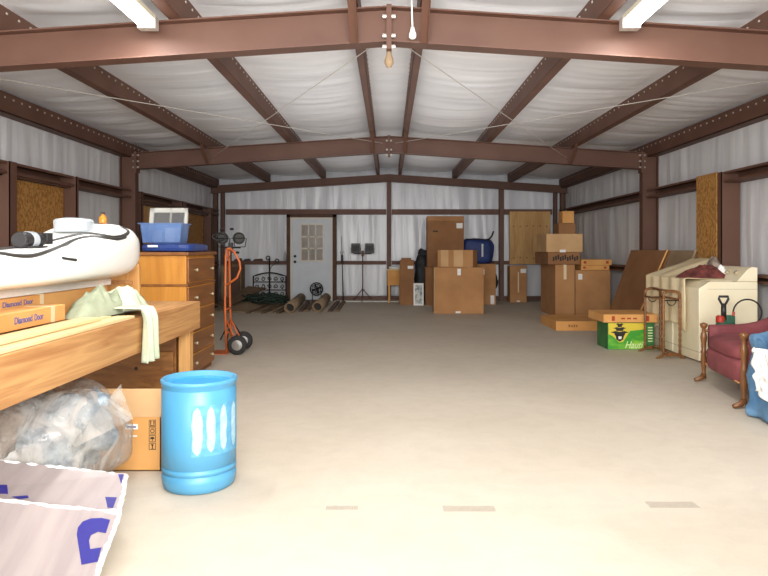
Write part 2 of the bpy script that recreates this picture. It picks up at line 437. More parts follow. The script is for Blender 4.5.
board('strand_board', 'narrow strand board strip screwed beside the steel post on the right wall', 4.215, 4.235, 8.44, 9.0, 0, 2.29, 'osb')
t = thing('plywood_panel', 'square knotty plywood panel fixed to the back wall beside the cartons', 'panel', (3.53, 16.44, .92))
obj('board', MB().box(3.02, 4.04, 16.42, 16.478, .92, 2.24), 'ply', t, bev=.003)
for i in range(6):
    for z in (1.08, 1.88):
        k = MB(); x = 3.12+i*.165; k.lathe([(0, -.002), (.02, -.002), (.02, .001), (0, .001)], (x, 16.42, z+rnd.uniform(-.02, .02)), 8, 'y')
        obj('knot', k, 'wood_d', t)

# flange braces + brace rods
for x in (-.24, .24):
    for Yc in (5.12, 10.93):
        m = MB(); p0 = Vector((x*1.12, Yc-.55, rt(x)+.02)); p1 = Vector((x*1.12, Yc-.08, rb(x)+.0)); m.bar(p0, p1, .062, .006, (0, 1, 1))
        m.bar(p0+Vector((.028, 0, 0)), p1+Vector((.028, 0, 0)), .006, .05, (0, 1, 1)); struct('flange_brace', m, 'steel')
for x in (-3.0, 3.0):
    m = MB(); m.bar((x, 10.93-.5, rt(x)+.02), (x, 10.85, rb(x)), .05, .006, (0, 1, 1)); struct('flange_brace', m, 'steel')
for sg in (-1, 1):
    for a, b in (((sg*.06, 5.2, 2.96), (sg*2.95, 10.86, 2.80)), ((sg*4.1, 5.2, 2.82), (sg*.1, 10.86, 3.05))):
        struct('brace_rod', MB().tube([a, b], .0045, 6), 'bolt')

# back door
d = struct('door_1', MB().box(-2.42, -1.46, 16.44, 16.49, .03, 2.05), 'door')
fr = MB(); fr.box(-2.56, -2.47, 16.38, 16.56, 0, 2.16); fr.box(-1.41, -1.32, 16.38, 16.56, 0, 2.16); fr.box(-2.56, -1.32, 16.38, 16.56, 2.09, 2.16)
struct('door_frame', fr, 'frame', parent=d, bev=.004)
fr = MB(); fr.box(-2.47, -2.42, 16.41, 16.5, 0, 2.09); fr.box(-1.46, -1.41, 16.41, 16.5, 0, 2.09); fr.box(-2.42, -1.46, 16.41, 16.5, 2.05, 2.09)
struct('door_casing', fr, 'muntin', parent=d)
wx0, wx1, wz0, wz1 = -2.19, -1.66, 1.02, 1.90
fr = MB(); fr.box(wx0-.04, wx1+.04, 16.42, 16.44, wz0-.04, wz0); fr.box(wx0-.04, wx1+.04, 16.42, 16.44, wz1, wz1+.04)
fr.box(wx0-.04, wx0, 16.42, 16.44, wz0, wz1); fr.box(wx1, wx1+.04, 16.42, 16.44, wz0, wz1)
for i in (1, 2):
    x = wx0+(wx1-wx0)*i/3; fr.box(x-.016, x+.016, 16.425, 16.44, wz0, wz1)
    z = wz0+(wz1-wz0)*i/3; fr.box(wx0, wx1, 16.425, 16.44, z-.016, z+.016)
struct('window_grille', fr, 'muntin', parent=d)
struct('window_pane', MB().box(wx0, wx1, 16.434, 16.441, wz0, wz1), 'pane', parent=d)
kn = MB()
for z in (.98, 1.12): kn.lathe([(0, -.05), (.03, -.045), (.035, -.02), (.015, 0), (.015, .03), (0, .03)], (-2.35, 16.42, z), 14, 'y')
struct('door_knob', kn, 'black', parent=d, smooth=True)

# strip lights and conduit
for sg, side in ((-1, 'left'), (1, 'right')):
    t = thing('strip_light', 'bright fluorescent strip light under the roof at the %s of the near beam' % side, 'ceiling light', (sg*1.83, 4.35, 2.97), group=None)
    x = sg*1.83; c = 3.0
    obj('housing', MB().box(x-.065, x+.065, 3.75, 4.96, c+.03, c+.07), 'cream_metal', t, bev=.005)
    m = MB(); m.lathe([(0, -.58), (.03, -.575), (.03, .575), (0, .58)], (x-.03, 4.36, c+.0), 14, 'y'); obj('tube', m, 'lamp', t, smooth=True)
    m = MB(); m.lathe([(0, -.58), (.03, -.575), (.03, .575), (0, .58)], (x+.03, 4.36, c+.0), 14, 'y'); obj('tube', m, 'lamp', t, smooth=True)
    m = MB(); m.box(x-.07, x+.07, 4.94, 5.02, c-.035, c+.06); obj('end_cap', m, 'bolt', t, bev=.004)
    for y in (3.9, 4.8): obj('hanger', MB().tube([(x, y, c+.07), (x, y, rt(x)+.17)], .004, 6), 'bolt', t)
t = thing('lamp_socket', 'white cord and bulb socket hanging at the ridge of the near beam', 'lamp', (.18, 5.02, 2.9))
obj('cord', MB().tube([(.17, 5.0, 3.34), (.175, 5.0, 3.1), (.18, 5.0, 2.97)], .007, 8), 'white', t, smooth=True)
obj('socket', MB().lathe([(0, .07), (.015, .07), (.02, .04), (.028, .02), (.028, -.01), (.015, -.02), (0, -.02)], (.18, 5.0, 2.92), 16), 'white', t, smooth=True)
t = thing('hanging_bulb', 'grey bulb hanging below the ridge splice of the near beam', 'lamp', (0, 5.12, 2.72))
obj('bulb', MB().lathe([(0, -.06), (.02, -.05), (.036, -.02), (.034, .01), (.02, .05), (.016, .08), (0, .08)], (0, 5.12, 2.77), 16), 'dusty2', t, smooth=True)

# ------------------------------------------------------------------ generic carton
def carton(name, lab, x0, x1, y0, y1, z0, z1, m='card', rotz=0, tape='front', paper=None, cat='box', group=None, flaps=True, pivot=None):
    cx, cy = (x0+x1)/2, (y0+y1)/2
    t = thing(name, lab, cat, (cx, cy, z0), rotz, group)
    hx, hy, h = (x1-x0)/2, (y1-y0)/2, z1-z0
    O = lambda n, b, mm, **k: obj(n, b, mm, t, world=False, **k)
    O('body', MB().box(-hx, hx, -hy, hy, 0, h-.004), m, bev=.004)
    if flaps:
        O('flap', MB().box(-hx, hx, -hy, -.003, h-.004, h), m); O('flap', MB().box(-hx, hx, .003, hy, h-.004, h), m)
    if tape == 'front':       # tape along top seam, folded down the camera-side centre
        b = MB(); b.box(-.028, .028, -hy-.0015, -hy, h*.72, h+.001); b.box(-.028, .028, -hy-.0015, hy+.0015, h, h+.0015); O('tape', b, 'tape')
    elif tape == 'side':
        b = MB(); b.box(-hx-.0015, -hx, -.028, .028, h*.72, h+.001); b.box(-hx-.0015, hx+.0015, -.028, .028, h, h+.0015); O('tape', b, 'tape')
    if paper:
        for (u, v, w, hh, pm) in paper:
            O('paper_label', MB().box(-hx+u*2*hx-w/2, -hx+u*2*hx+w/2, -hy-.003, -hy, v*h-hh/2, v*h+hh/2), pm)
    return t

# ------------------------------------------------------------------ workbench
BX = -1.56; BT = .87; BE = 5.42
t = thing('workbench', 'long pine workbench with thick front rail beneath the white tank', 'workbench', (-2.0, 3.7, 0))
obj('front_rail', MB().box(BX-.04, BX, 1.9, BE, BT-.22, BT), 'pine', t, bev=.004)
obj('end_rail', MB().box(-2.95, BX-.042, BE-.04, BE, BT-.22, BT), 'pine', t, bev=.004)
for i, x in enumerate((-2.95, -2.49, -2.03)):
    obj('top_board', MB().box(x, x+.428 if i == 2 else x+.45, 1.9, BE-.042, BT-.04, BT), 'pine', t, bev=.003)
for (x, y, mm) in ((BX-.135, BE-.14, 'pine_x'), (BX-.30, BE-.16, 'wood_d'), (-2.9, BE-.14, 'pine_x'), (BX-.135, 2.0, 'pine_x'), (-2.9, 2.0, 'pine_x')):
    obj('leg', MB().box(x, x+.092 if mm != 'wood_d' else x+.15, y, y+.092, 0, BT-.045), mm, t, bev=.004)
obj('lower_panel', MB().box(-2.80, BX-.16, BE-.205, BE-.165, .16, .48), 'wood_d', t, bev=.003)
k = MB(); k.lathe([(0, -.001), (.014, -.001), (.014, .001), (0, .001)], (-2.01, BE-.206, .35), 12, 'y'); obj('knot', k, 'ink', t)

for i, (x0, x1, z0, z1, ya, yb, lab) in enumerate((
        (-1.68, -1.57, .872, .890, 2.2, 4.05, 'pale thin pine board lying outermost along the workbench edge'),
        (-1.80, -1.69, .872, .892, 2.2, 4.0, 'pale thin pine board lying second from the workbench edge'),
        (-1.76, -1.64, .893, .911, 2.2, 3.75, 'pale pine board lying on top of two others on the workbench'))):
    tag(obj('pine_board', MB().box(x0, x1, ya, yb, z0, z1), 'pine_l', bev=.003), lab, 'board')
# long door-track boxes
def long_box(lab, x0, x1, ya, yb, z0, z1, ty, tsize, tw, tz=None, tp=3.65):
    tz = tz or (z0+z1)/2
    t = thing('long_carton', lab, 'box', ((x0+x1)/2, (ya+yb)/2, z0))
    obj('body', MB().box(x0, x1, ya, yb, z0, z1), 'card_o', t, bev=.004)
    obj('tape', MB().box(x0-.001, x1+.0015, tp-.02, tp+.02, z0+.001, z1+.0015), 'tape', t)
    text_obj('printed_word', 'Diamond', tsize, 'violet_ink', t, (x1+.001, ty-tw*.20, tz), FACE_R, w=tw*.60)
    text_obj('printed_word', 'Door', tsize, 'violet_ink', t, (x1+.001, ty+tw*.34, tz), FACE_R, w=tw*.32)
    return t
long_box('long orange carton printed Diamond Door, nearer the bench edge', -2.02, -1.87, 2.4, 3.79, .893, .982, 3.41, .05, .27)
m_ = text_obj
long_box('long orange carton printed Diamond Door, under the white foam slab', -2.55, -2.08, 2.6, 4.85, .872, 1.028, 3.68, .042, .30, .995, 3.93)
tag(obj('foam_slab', MB().box(-2.75, -2.10, 2.4, 4.96, 1.03, 1.078), 'foam', bev=.006), 'white foam slab under the white tank', 'slab')
# curved tan wooden end panel
t = thing('curved_panel', 'tan wooden panel with a rounded corner standing behind the white tank', 'panel', (-2.3, 5.30, .872))
pts = [(-2.9, 5.28, .872), (-2.01, 5.28, .872), (-2.01, 5.28, 1.10)]
for i in range(9):
    a = i/8*PI/2; pts.append((-2.21+.20*math.cos(a)-.0, 5.28, 1.12+.22*math.sin(a)))
pts.append((-2.9, 5.28, 1.34))
obj('board', MB().prism(pts, (0, .035, 0)), 'pine_x', t, bev=.003)
obj('ledge', MB().box(-2.9, -2.06, 5.262, 5.279, 1.02, 1.05), 'pine', t, bev=.003)

# sprayer tank
def ring(Y, xc, hw, zb, zt, e=3.6, n=48):
    out = []; zc = (zb+zt)/2; hz = (zt-zb)/2
    for k in range(n):
        a = 2*PI*k/n; c, s_ = math.cos(a), math.sin(a)
        out.append(Vector((xc+math.copysign(abs(c)**(2/e), c)*hw, Y, zc+math.copysign(abs(s_)**(2/e), s_)*hz)))
    return out
t = thing('sprayer_tank', 'white plastic sprayer tank lying on the workbench with hoses along it', 'tank', (-2.28, 4.1, 1.08))
S = [(3.0, -2.2, .16, 1.14, 1.22), (3.02, -2.2, .24, 1.1, 1.26), (3.1, -2.2, .29, 1.082, 1.29), (3.9, -2.2, .30, 1.08, 1.305), (4.2, -2.2, .30, 1.08, 1.325),
     (4.40, -2.2, .30, 1.08, 1.37), (4.55, -2.2, .30, 1.08, 1.42), (4.72, -2.2, .30, 1.08, 1.468), (4.88, -2.2, .30, 1.085, 1.487), (4.99, -2.2, .29, 1.10, 1.475),
     (5.08, -2.2, .27, 1.14, 1.44), (5.13, -2.2, .22, 1.2, 1.38), (5.15, -2.2, .14, 1.26, 1.33)]
mb = MB().loft([ring(*s_) for s_ in S])
tb = BVHTree.FromBMesh(mb.bm)
obj('tank_body', mb, 'tank', t, smooth=True)
obj('lid', MB().lathe([(0, -.03), (.115, -.03), (.125, -.02), (.13, .045), (.12, .06), (.06, .07), (0, .072)], (-2.20, 4.58, 1.447), 28), 'grey_pl', t, smooth=False, bev=.003)
def on_tank(px, py, off=.012):
    o = Vector((0, 0, H)); dd = (at(px, py, 1)-o).normalized(); h = tb.ray_cast(o, dd)
    if h[0] is None: 
        return None
    n = h[1] if h[1].dot(dd) < 0 else -h[1]
    return h[0]+n*off
def hose(pts, r, name='hose', m='hose'):
    P = [on_tank(*p) for p in pts]; P = [p for p in P if p is not None]
    # smooth
    Q = []
    for i in range(len(P)-1):
        p0 = P[max(i-1, 0)]; p1 = P[i]; p2 = P[i+1]; p3 = P[min(i+2, len(P)-1)]
        for k in range(6):
            u = k/6; Q.append(.5*((2*p1)+(p2-p0)*u+(2*p0-5*p1+4*p2-p3)*u*u+(3*p1-p0-3*p2+p3)*u**3))
    Q.append(P[-1]); obj(name, MB().tube(Q, r, 8), m, t, smooth=True)
hose([(-30, 253), (0, 250), (22, 247), (45, 243), (65, 238), (85, 234), (100, 235), (112, 237), (122, 236), (128, 232), (127, 228), (120, 227)], .013)
hose([(-30, 252), (0, 254), (15, 256), (32, 256), (47, 252), (60, 247), (75, 240), (90, 237), (104, 238), (116, 239), (125, 237)], .013)
hose([(35, 255), (48, 257), (62, 259)], .003, 'wand', 'grey_pl')
hose([(62, 258), (68, 259), (76, 260)], .009, 'nozzle', 'black')
mb = MB(); mb.lathe([(0, -.13), (.045, -.13), (.05, -.11), (.05, .07), (.03, .09), (.03, .13), (0, .13)], (-2.14, 3.92, 1.352), 18, 'y'); mb.box(-2.2, -2.08, 3.82, 4.0, 1.305, 1.318)
mb.box(-2.17, -2.11, 4.05, 4.12, 1.33, 1.40)
pmp = obj('pump', mb, 'black', t, smooth=False, bev=.003)
obj('pump_collar', MB().lathe([(0, -.03), (.053, -.03), (.053, .03), (0, .03)], (-2.14, 3.9, 1.352), 18, 'y'), 'grey_pl', pmp, smooth=False)
t = thing('amber_bottle', 'small amber bottle standing behind the lid of the white tank', 'bottle', (-2.1, 4.85, 1.488))
obj('bottle_body', MB().lathe([(0, 0), (.025, 0), (.027, .01), (.027, .045), (.012, .06), (.012, .07), (0, .07)], (-2.12, 4.86, 1.489), 16), 'amber', t, smooth=True)
obj('cap', MB().lathe([(0, .07), (.015, .07), (.015, .085), (0, .085)], (-2.12, 4.86, 1.489), 16), 'ink', t)

# towel
t = thing('towel', 'crumpled sage green towel hanging over the workbench edge', 'towel', (-1.8, 4.3, .87))
def heap_fn(cx, cy, rx, ry, h, z0, seed, rot=0, sc=7, p=2.2, ridge=.38):
    def fn(u, v):
        a = u*2*PI; r = v
        wob = 1+.18*noise.noise(Vector((math.cos(a)*1.5, math.sin(a)*1.5, seed)))
        x = math.cos(a)*rx*r*wob; y = math.sin(a)*ry*r*wob
        xx = cx+x*math.cos(rot)-y*math.sin(rot); yy = cy+x*math.sin(rot)+y*math.cos(rot)
        n = noise.noise(Vector((xx*sc, yy*sc, seed)))+.5*noise.noise(Vector((xx*sc*2, yy*sc*2, seed+4)))
        hh = h*max(0, 1-r**p)
        rg = 1-2*abs(noise.noise(Vector((xx*sc*.9+yy*sc*.5, (yy-xx*.6)*sc*.45, seed+9))))
        z = z0+hh*(1+.3*n+ridge*(rg-.5))+.02*abs(n)*(1-r**4)
        return Vector((xx, yy, z))
    return fn
obj('folded_pile', MB().grid(heap_fn(-1.84, 4.22, .15, .40, .14, .892, 3, sc=11), 64, 18), 'towel', t, smooth=True)
obj('pale_fold', MB().grid(heap_fn(-1.78, 4.38, .16, .22, .13, .90, 8, sc=12), 56, 16), 'towel_p', t, smooth=True)
def hang(u, v):       # v across (Y), u from the pile over the edge and down
    L1 = .16; L = .47; s_ = u*L
    n = noise.noise(Vector((v*5, u*1.2, 1)))
    if s_ < L1: x = -1.70+s_*.95; z = .935-.02*u
    else:
        a = min(1, (s_-L1)/.06)
        x = -1.548+.028*math.sin(a*PI/2); z = .93-.03*a-(s_-L1)*.98
    yc = 4.18-.03*u; w = .26-.06*math.sin(u*PI)
    y = yc+(v-.5)*w*(1-.08*u)
    x += .022*math.sin(v*15+u*2)*(.4+u)+.02*n+.012*u
    return Vector((x, y, z))
obj('hanging_end', MB().grid(hang, 30, 30), 'towel_p', t, smooth=True, solid=.006)
t = thing('spring_clamp', 'small dark metal clamp lying on the bench beyond the towel', 'tool', (-2.0, 5.1, .87))
obj('jaw', MB().tube([(-1.95+.04*math.cos(a), 5.1, .875+.03+.03*math.sin(a)) for a in [i/10*PI*1.4-.6 for i in range(11)]], .007, 8), 'rubber', t, smooth=True)
obj('handle', MB().tube([(-2.02, 5.0, .88), (-1.97, 5.06, .884)], .008, 8), 'chrome', t, smooth=True)

# ------------------------------------------------------------------ chest of drawers
x0, x1, y0, y1 = -2.48, -1.97, 6.37, 7.37
t = thing('chest_of_drawers', 'honey wood chest with five dark drawer fronts behind the workbench', 'chest of drawers', ((x0+x1)/2, (y0+y1)/2, 0))
mb = MB(); mb.box(x0, x1, y0, y1, .05, 1.235); obj('carcass', mb, 'maple', t, bev=.004)
obj('top', MB().box(x0-.02, x1+.03, y0-.03, y1+.03, 1.235, 1.27), 'drawer', t, bev=.008)
obj('moulding', MB().box(x0-.01, x1+.018, y0-.012, y1+.012, .935, .96), 'drawer', t, bev=.006)
obj('plinth', MB().box(x0+.02, x1-.02, y0+.02, y1-.02, 0, .05), 'wood_d', t)
for (za, zb) in ((.975, 1.205), (.705, .92), (.47, .69), (.255, .455), (.065, .24)):
    dr = obj('drawer', MB().box(x1, x1+.018, y0+.03, y1-.03, za, zb), 'drawer', t, bev=.004)
    obj('drawer_edge', MB().box(x1, x1+.021, y0+.03, y1-.03, zb, zb+.008), 'maple', dr)
    for yy in (y0+.22, y1-.2):
        obj('knob', MB().lathe([(0, 0), (.008, 0), (.008, .015), (.017, .022), (.015, .034), (0, .037)], (x1+.018, yy, (za+zb)/2), 12, 'x'), 'knob', dr, smooth=True)

# blue storage box with lid underneath on the chest
t = thing('flat_storage_box', 'flat navy plastic storage box lying under the blue tub on the chest', 'storage box', (-2.25, 6.8, 1.27))
mb = MB(); mb.blob((-2.20, 6.78, 1.312), (.26, .36, .042), e=6, seg=36, rings=10); mb.box(-2.34, -2.06, 6.48, 7.08, 1.353, 1.360)
obj('lid_body', mb, 'bluelid', t, bev=0, smooth=False)
obj('sticker', MB().box(-2.36, -2.26, 6.412, 6.417, 1.318, 1.338), 'white', t)
t = thing('storage_tub', 'translucent blue plastic tub upside up on the chest of drawers', 'tub', (-2.27, 6.75, 1.36))
z0, z1 = 1.361, 1.545
def rect(cx, cy, hx, hy, z): return [(cx-hx, cy-hy, z), (cx+hx, cy-hy, z), (cx+hx, cy+hy, z), (cx-hx, cy+hy, z)]
mb = MB(); cx, cy = -2.245, 6.58
outer = [rect(cx, cy, .185, .11, z0), rect(cx, cy, .205, .13, z1), rect(cx, cy, .222, .145, z1), rect(cx, cy, .222, .145, z1+.012), rect(cx, cy, .2, .125, z1+.012), rect(cx, cy, .18, .105, z0+.008)]
mb.loft([[Vector(p) for p in r] for r in outer]); obj('tub_body', mb, 'bluebox', t, bev=.004)
mb = MB(); mb.box(-2.35, -2.25, 6.50, 6.66, z0+.01, z0+.12); obj('contents', mb, 'lightgrey', t, bev=.004)
mb = MB(); mb.box(-2.22, -2.12, 6.50, 6.66, z0+.01, z0+.15); obj('contents', mb, 'white', t, bev=.004)
tt = thing('window_sash', 'weathered pale window sash leaning behind the blue tub', 'window sash', (-2.3, 7.15, 1.27))
mb = MB()
def lean(x, u): return Vector((x, 6.84+u*.22, 1.362+u))
X0, X1 = -2.52, -2.12
for a, b in ((0, .05), (.32, .37)): mb.prism([lean(X0, a), lean(X1, a), lean(X1, b), lean(X0, b)], (0, .03, .004))
for a, b in ((X0, X0+.05), (X1-.04, X1), (-2.31, -2.285)): mb.prism([lean(a, .0), lean(b, .0), lean(b, .37), lean(a, .37)], (0, .03, .004))
obj('frame', mb, 'lightgrey', tt, bev=.002)
obj('pane', MB().prism([lean(X0+.04, .04), lean(X1-.03, .04), lean(X1-.03, .33), lean(X0+.04, .33)], (0, .006, .001)), 'glass', tt)

# ------------------------------------------------------------------ under the bench
bx0, bx1, by0, by1 = -1.74, -1.335, 3.84, 4.2
t = thing('cardboard_carton', 'open cardboard carton printed with handling symbols beside the blue barrel', 'box', (-1.53, 4.0, 0))
mb = MB(); th = .006
for b in ((bx0, bx1, by0, by0+th), (bx0, bx1, by1-th, by1), (bx0, bx0+th, by0, by1), (bx1-th, bx1, by0, by1)): mb.box(*b, 0, .315)
mb.box(bx0, bx1, by0, by1, 0, th); obj('body', mb, 'card_o', t)
obj('flap', MB().prism([(bx0, by0, .316), (bx1, by0, .316), (bx1-.002, by0+.03, .475), (bx0+.002, by0+.03, .475)], (0, .005, 0)), 'card_l', t)
obj('flap', MB().prism([(bx1, by0, .316), (bx1, by1, .316), (bx1+.015, by1, .42), (bx1+.015, by0+.04, .42)], (-.005, 0, 0)), 'card_l', t)
obj('paper_label', MB().box(-1.545, -1.47, by0-.002, by0, .245, .275), 'white', t)
obj('label_text', MB().box(-1.535, -1.48, by0-.003, by0-.002, .254, .264), 'violet_ink', t)
for z, xx in ((.305, -1.545), (.205, -1.49)): obj('tape', MB().box(xx-.03, xx+.015, by0-.002, by0, z-.004, z+.004), 'white', t)
mb = MB(); yy = by0-.001
def fr_(xa, xb, za, zb, w=.003):
    mb.box(xa, xb, yy-.001, yy, za, za+w); mb.box(xa, xb, yy-.001, yy, zb-w, zb); mb.box(xa, xa+w, yy-.001, yy, za, zb); mb.box(xb-w, xb, yy-.001, yy, za, zb)
sx0, sx1 = -1.405, -1.365
for i in range(4): fr_(sx0, sx1, .125+i*.045, .165+i*.045)
mb.box(sx0+.008, sx0+.013, yy-.001, yy, .272, .29); mb.box(sx1-.013, sx1-.008, yy-.001, yy, .272, .29); mb.box(sx0+.006, sx1-.006, yy-.001, yy, .265, .269)   # this way up
for dx in (.0105, .0295): mb.prism([(sx0+dx-.006, yy, .288), (sx0+dx+.006, yy, .288), (sx0+dx, yy, .296)], (0, -.001, 0))
mb.tube([(sx0+.02+.011*math.cos(a), yy, .235+.011*math.sin(a)) for a in [i*2*PI/12 for i in range(12)]], .0022, 4, closed=True)     # recycling ring
mb.prism([(sx0+.006, yy, .188), (sx1-.006, yy, .188), (sx1-.012, yy, .2), (sx0+.012, yy, .2)], (0, -.001, 0)); mb.box(sx0+.018, sx0+.022, yy-.001, yy, .176, .19)   # umbrella
mb.prism([(sx0+.012, yy, .158), (sx1-.012, yy, .158), (sx0+.023, yy, .145), (sx0+.023, yy, .135), (sx0+.03, yy, .131), (sx0+.011, yy, .131), (sx0+.018, yy, .135), (sx0+.018, yy, .145)], (0, -.001, 0))  # glass
obj('printed_symbols', mb, 'ink', t)

t = thing('plastic_bag', 'big clear plastic bag of grey clothes stuffed under the workbench', 'bag', (-1.9, 3.3, 0))
mb = MB(); mb.blob((-1.86, 3.44, .31), (.46, .38, .29), e=2.5, amp=.06, sc=3.4, seg=72, rings=44, seed=4, flat=.005)
obj('plastic_film', mb, 'bag', t, smooth=True)
def flap_bag(u, v):
    a = at(72, 448, 3.03); b = at(133, 419, 3.38); c = at(76, 437, 3.0); d_ = at(121, 384, 3.55)
    p = (a*(1-u)+b*u)*(1-v)+(c*(1-u)+d_*u)*v
    p.z = max(.02, p.z); p.y += .03*noise.noise(p*9)
    return p
obj('loose_fold', MB().grid(flap_bag, 24, 16), 'bag', t, smooth=True)
mb = MB(); mb.blob((-1.70, 3.42, .34), (.2, .22, .22), e=2.2, amp=.12, sc=8, seg=48, rings=30, seed=9)
obj('clothes', mb, 'clothes', t, smooth=True)
mb = MB(); mb.blob((-1.98, 3.2, .42), (.2, .16, .12), e=2.2, amp=.1, sc=7, seg=40, rings=24, seed=29)
obj('clothes', mb, 'greycloth', t, smooth=True)
mb = MB(); mb.blob((-2.02, 3.30, .25), (.25, .26, .18), e=2.2, amp=.1, sc=7, seg=48, rings=30, seed=19)
obj('clothes', mb, 'whitecloth', t, smooth=True)

# ------------------------------------------------------------------ blue barrel
cxb, cyb, R = -1.052, 3.64, .200
t = thing('plastic_barrel', 'sky blue plastic barrel standing in front of the workbench', 'barrel', (cxb, cyb, 0))
prof = [(0, .004), (R-.03, .004), (R-.022, 0), (R-.012, .006), (R-.004, .03), (R-.001, .055), (R-.001, .085), (R-.008, .089), (R-.008, .095), (R, .099), (R, .118), (R-.007, .122), (R-.007, .128), (R, .132),
        (R+.001, .3), (R, .535), (R-.006, .541), (R-.006, .547), (R, .553), (R+.001, .568), (R+.005, .572), (R+.006, .586), (R-.002, .592), (R-.012, .590), (R-.016, .56), (0, .556)]
obj('drum', MB().lathe(prof, (cxb, cyb, 0), 72), 'barrel', t, smooth=True)
obj('lid', MB().lathe([(0, .56), (R-.02, .56), (R-.022, .563), (R-.05, .563), (R-.055, .560), (0, .561)], (cxb, cyb, 0), 60), 'barrel_in', t, smooth=False)
def patch(name, a0, a1, z0_, z1_, m, off, shape=False, nu=12, nv=14, seed=0):
    mb = MB()
    def fn(u, v):
        z = z0_+(z1_-z0_)*v; ac = (a0+a1)/2; hw = (a1-a0)/2
        if shape:
            k = (1-abs(2*v-1)**4)**.5 if abs(2*v-1) < 1 else .0
            k = max(.08, k)*(1+.35*noise.noise(Vector((v*4, seed, u*2))))
        else: k = 1
        a = math.radians(ac+(2*u-1)*hw*k)
        return Vector((cxb+(R+off)*math.sin(a), cyb-(R+off)*math.cos(a), z))
    mb.grid(fn, nu, nv); return obj(name, mb, m, t, smooth=True)
patch('glue_patch', 4, 96, .205, .475, 'peel_b', .0022, nu=40)
for i, (a, hw) in enumerate(((13, 7.5), (33, 6.5), (54, 6), (78, 7))):
    patch('label_remnant', a-hw, a+hw, .225+(.0 if i else -.01), .465, 'peel', .0038, True, seed=i*3+1)

# ------------------------------------------------------------------ foam carton in the foreground
t = thing('foam_carton', 'torn open foil-faced foam carton with blue letters in the near left corner', 'box', (-1.6, 2.7, 0))
# front panel: bottom edge (Y 2.44, z 0) -> top edge (Y 2.70, z .23)
def fp(u, v):   # u: 0 right .. 1 left
    R0 = Vector((-1.115, 2.40, .0)); R1 = Vector((-1.113, 2.70, .215)); L0 = Vector((-1.95, 2.40, .02)); L1 = Vector((-1.95, 2.74, .285))
    return (R0*(1-v)+R1*v)*(1-u)+(L0*(1-v)+L1*v)*u
def rp(u, v):
    R0 = Vector((-1.128, 2.735, .205)); R1 = Vector((-1.205, 3.00, .27)); L0 = Vector((-1.95, 2.76, .265)); L1 = Vector((-1.95, 3.02, .345))
    return (R0*(1-v)+R1*v)*(1-u)+(L0*(1-v)+L1*v)*u
def slab(fn, th):
    n = (fn(1, 0)-fn(0, 0)).cross(fn(0, 1)-fn(0, 0)).normalized()
    if n.y > 0: n = -n
    mb = MB(); mb.prism([fn(0, 0), fn(1, 0), fn(1, 1), fn(0, 1)], -n*th); return mb, n
def decal(fn, n, poly, nm, par):
    mb = MB(); pp = [fn(*p)+n*.0015 for p in poly]
    mb.prism(pp, n*.001); return obj(nm, mb, 'blue_ink', par)
def edge(fn, nrm, segs, th):
    mb = MB()
    for (ua, va, ub, vb) in segs:
        k = 34; P = []; rr = []
        for i in range(k+1):
            w = i/k; p = fn(ua+(ub-ua)*w, va+(vb-va)*w)-nrm*th*.5
            p = p+Vector((0, noise.noise(p*37)*.006, noise.noise(p*41)*.008)); P.append(p); rr.append(.010+.008*abs(noise.noise(p*60)))
        mb.tube(P, rr, 7)
    return mb
for nm, fn, segs in (('front_panel', fp, ((0, 0, 0, 1), (0, 1, 1, 1))), ('rear_panel', rp, ((0, 0, 0, 1), (0, 1, 1, 1), (0, 0, 1, 0)))):
    mb, n = slab(fn, .02); pn = obj(nm, mb, 'foil', t)
    obj('torn_edge', edge(fn, n, segs, .02), 'foam', pn, smooth=True)
    p0 = fn(0, 0)+n*.0015
    def on_plane(zx, zy):
        dd = at(zx/4.233, 440+zy/4.233, 1)-Vector((0, 0, H)); k = (p0-Vector((0, 0, H))).dot(n)/dd.dot(n); return Vector((0, 0, H))+dd*k
    if nm == 'front_panel':
        polys = [[(345,528),(325,400),(330,370),(350,345),(385,332),(430,330),(466,338),(448,394),(415,388),(385,403),(377,425),(382,462),(430,455),(413,515)]]
    else:
        polys = [[(500,145),(524,145),(513,188)], [(445,241),(495,243),(478,288),(455,286)], [(-30,95),(18,97),(22,140),(-30,143)], [(-30,190),(30,190),(34,228),(-30,225)], [(50,240),(118,235),(122,245),(80,250)]]
    for q in polys:
        obj('blue_letter', MB().prism([on_plane(*p) for p in q], n*.001), 'blue_ink', pn)
obj('side_panel', MB().prism([(-1.118, 2.41, 0), (-1.118, 2.71, .195), (-1.205, 3.01, .25), (-1.275, 3.01, 0)], (-.02, 0, 0)), 'foam', t, bev=.003)
obj('base_panel', MB().box(-1.95, -1.30, 2.46, 3.0, 0, .02), 'foam', t, bev=.003)
obj('back_panel', MB().prism([(-1.95, 3.0, 0), (-1.28, 3.0, 0), (-1.21, 3.0, .25), (-1.95, 3.02, .325)], (0, .02, 0)), 'foam', t)

# ------------------------------------------------------------------ hand truck
t = thing('hand_truck', 'orange two-wheeled hand truck standing beyond the chest of drawers', 'hand truck', (-1.97, 8.25, 0), math.radians(2))
O = lambda n, b, mm, **k: obj(n, b, mm, t, world=False, **k)
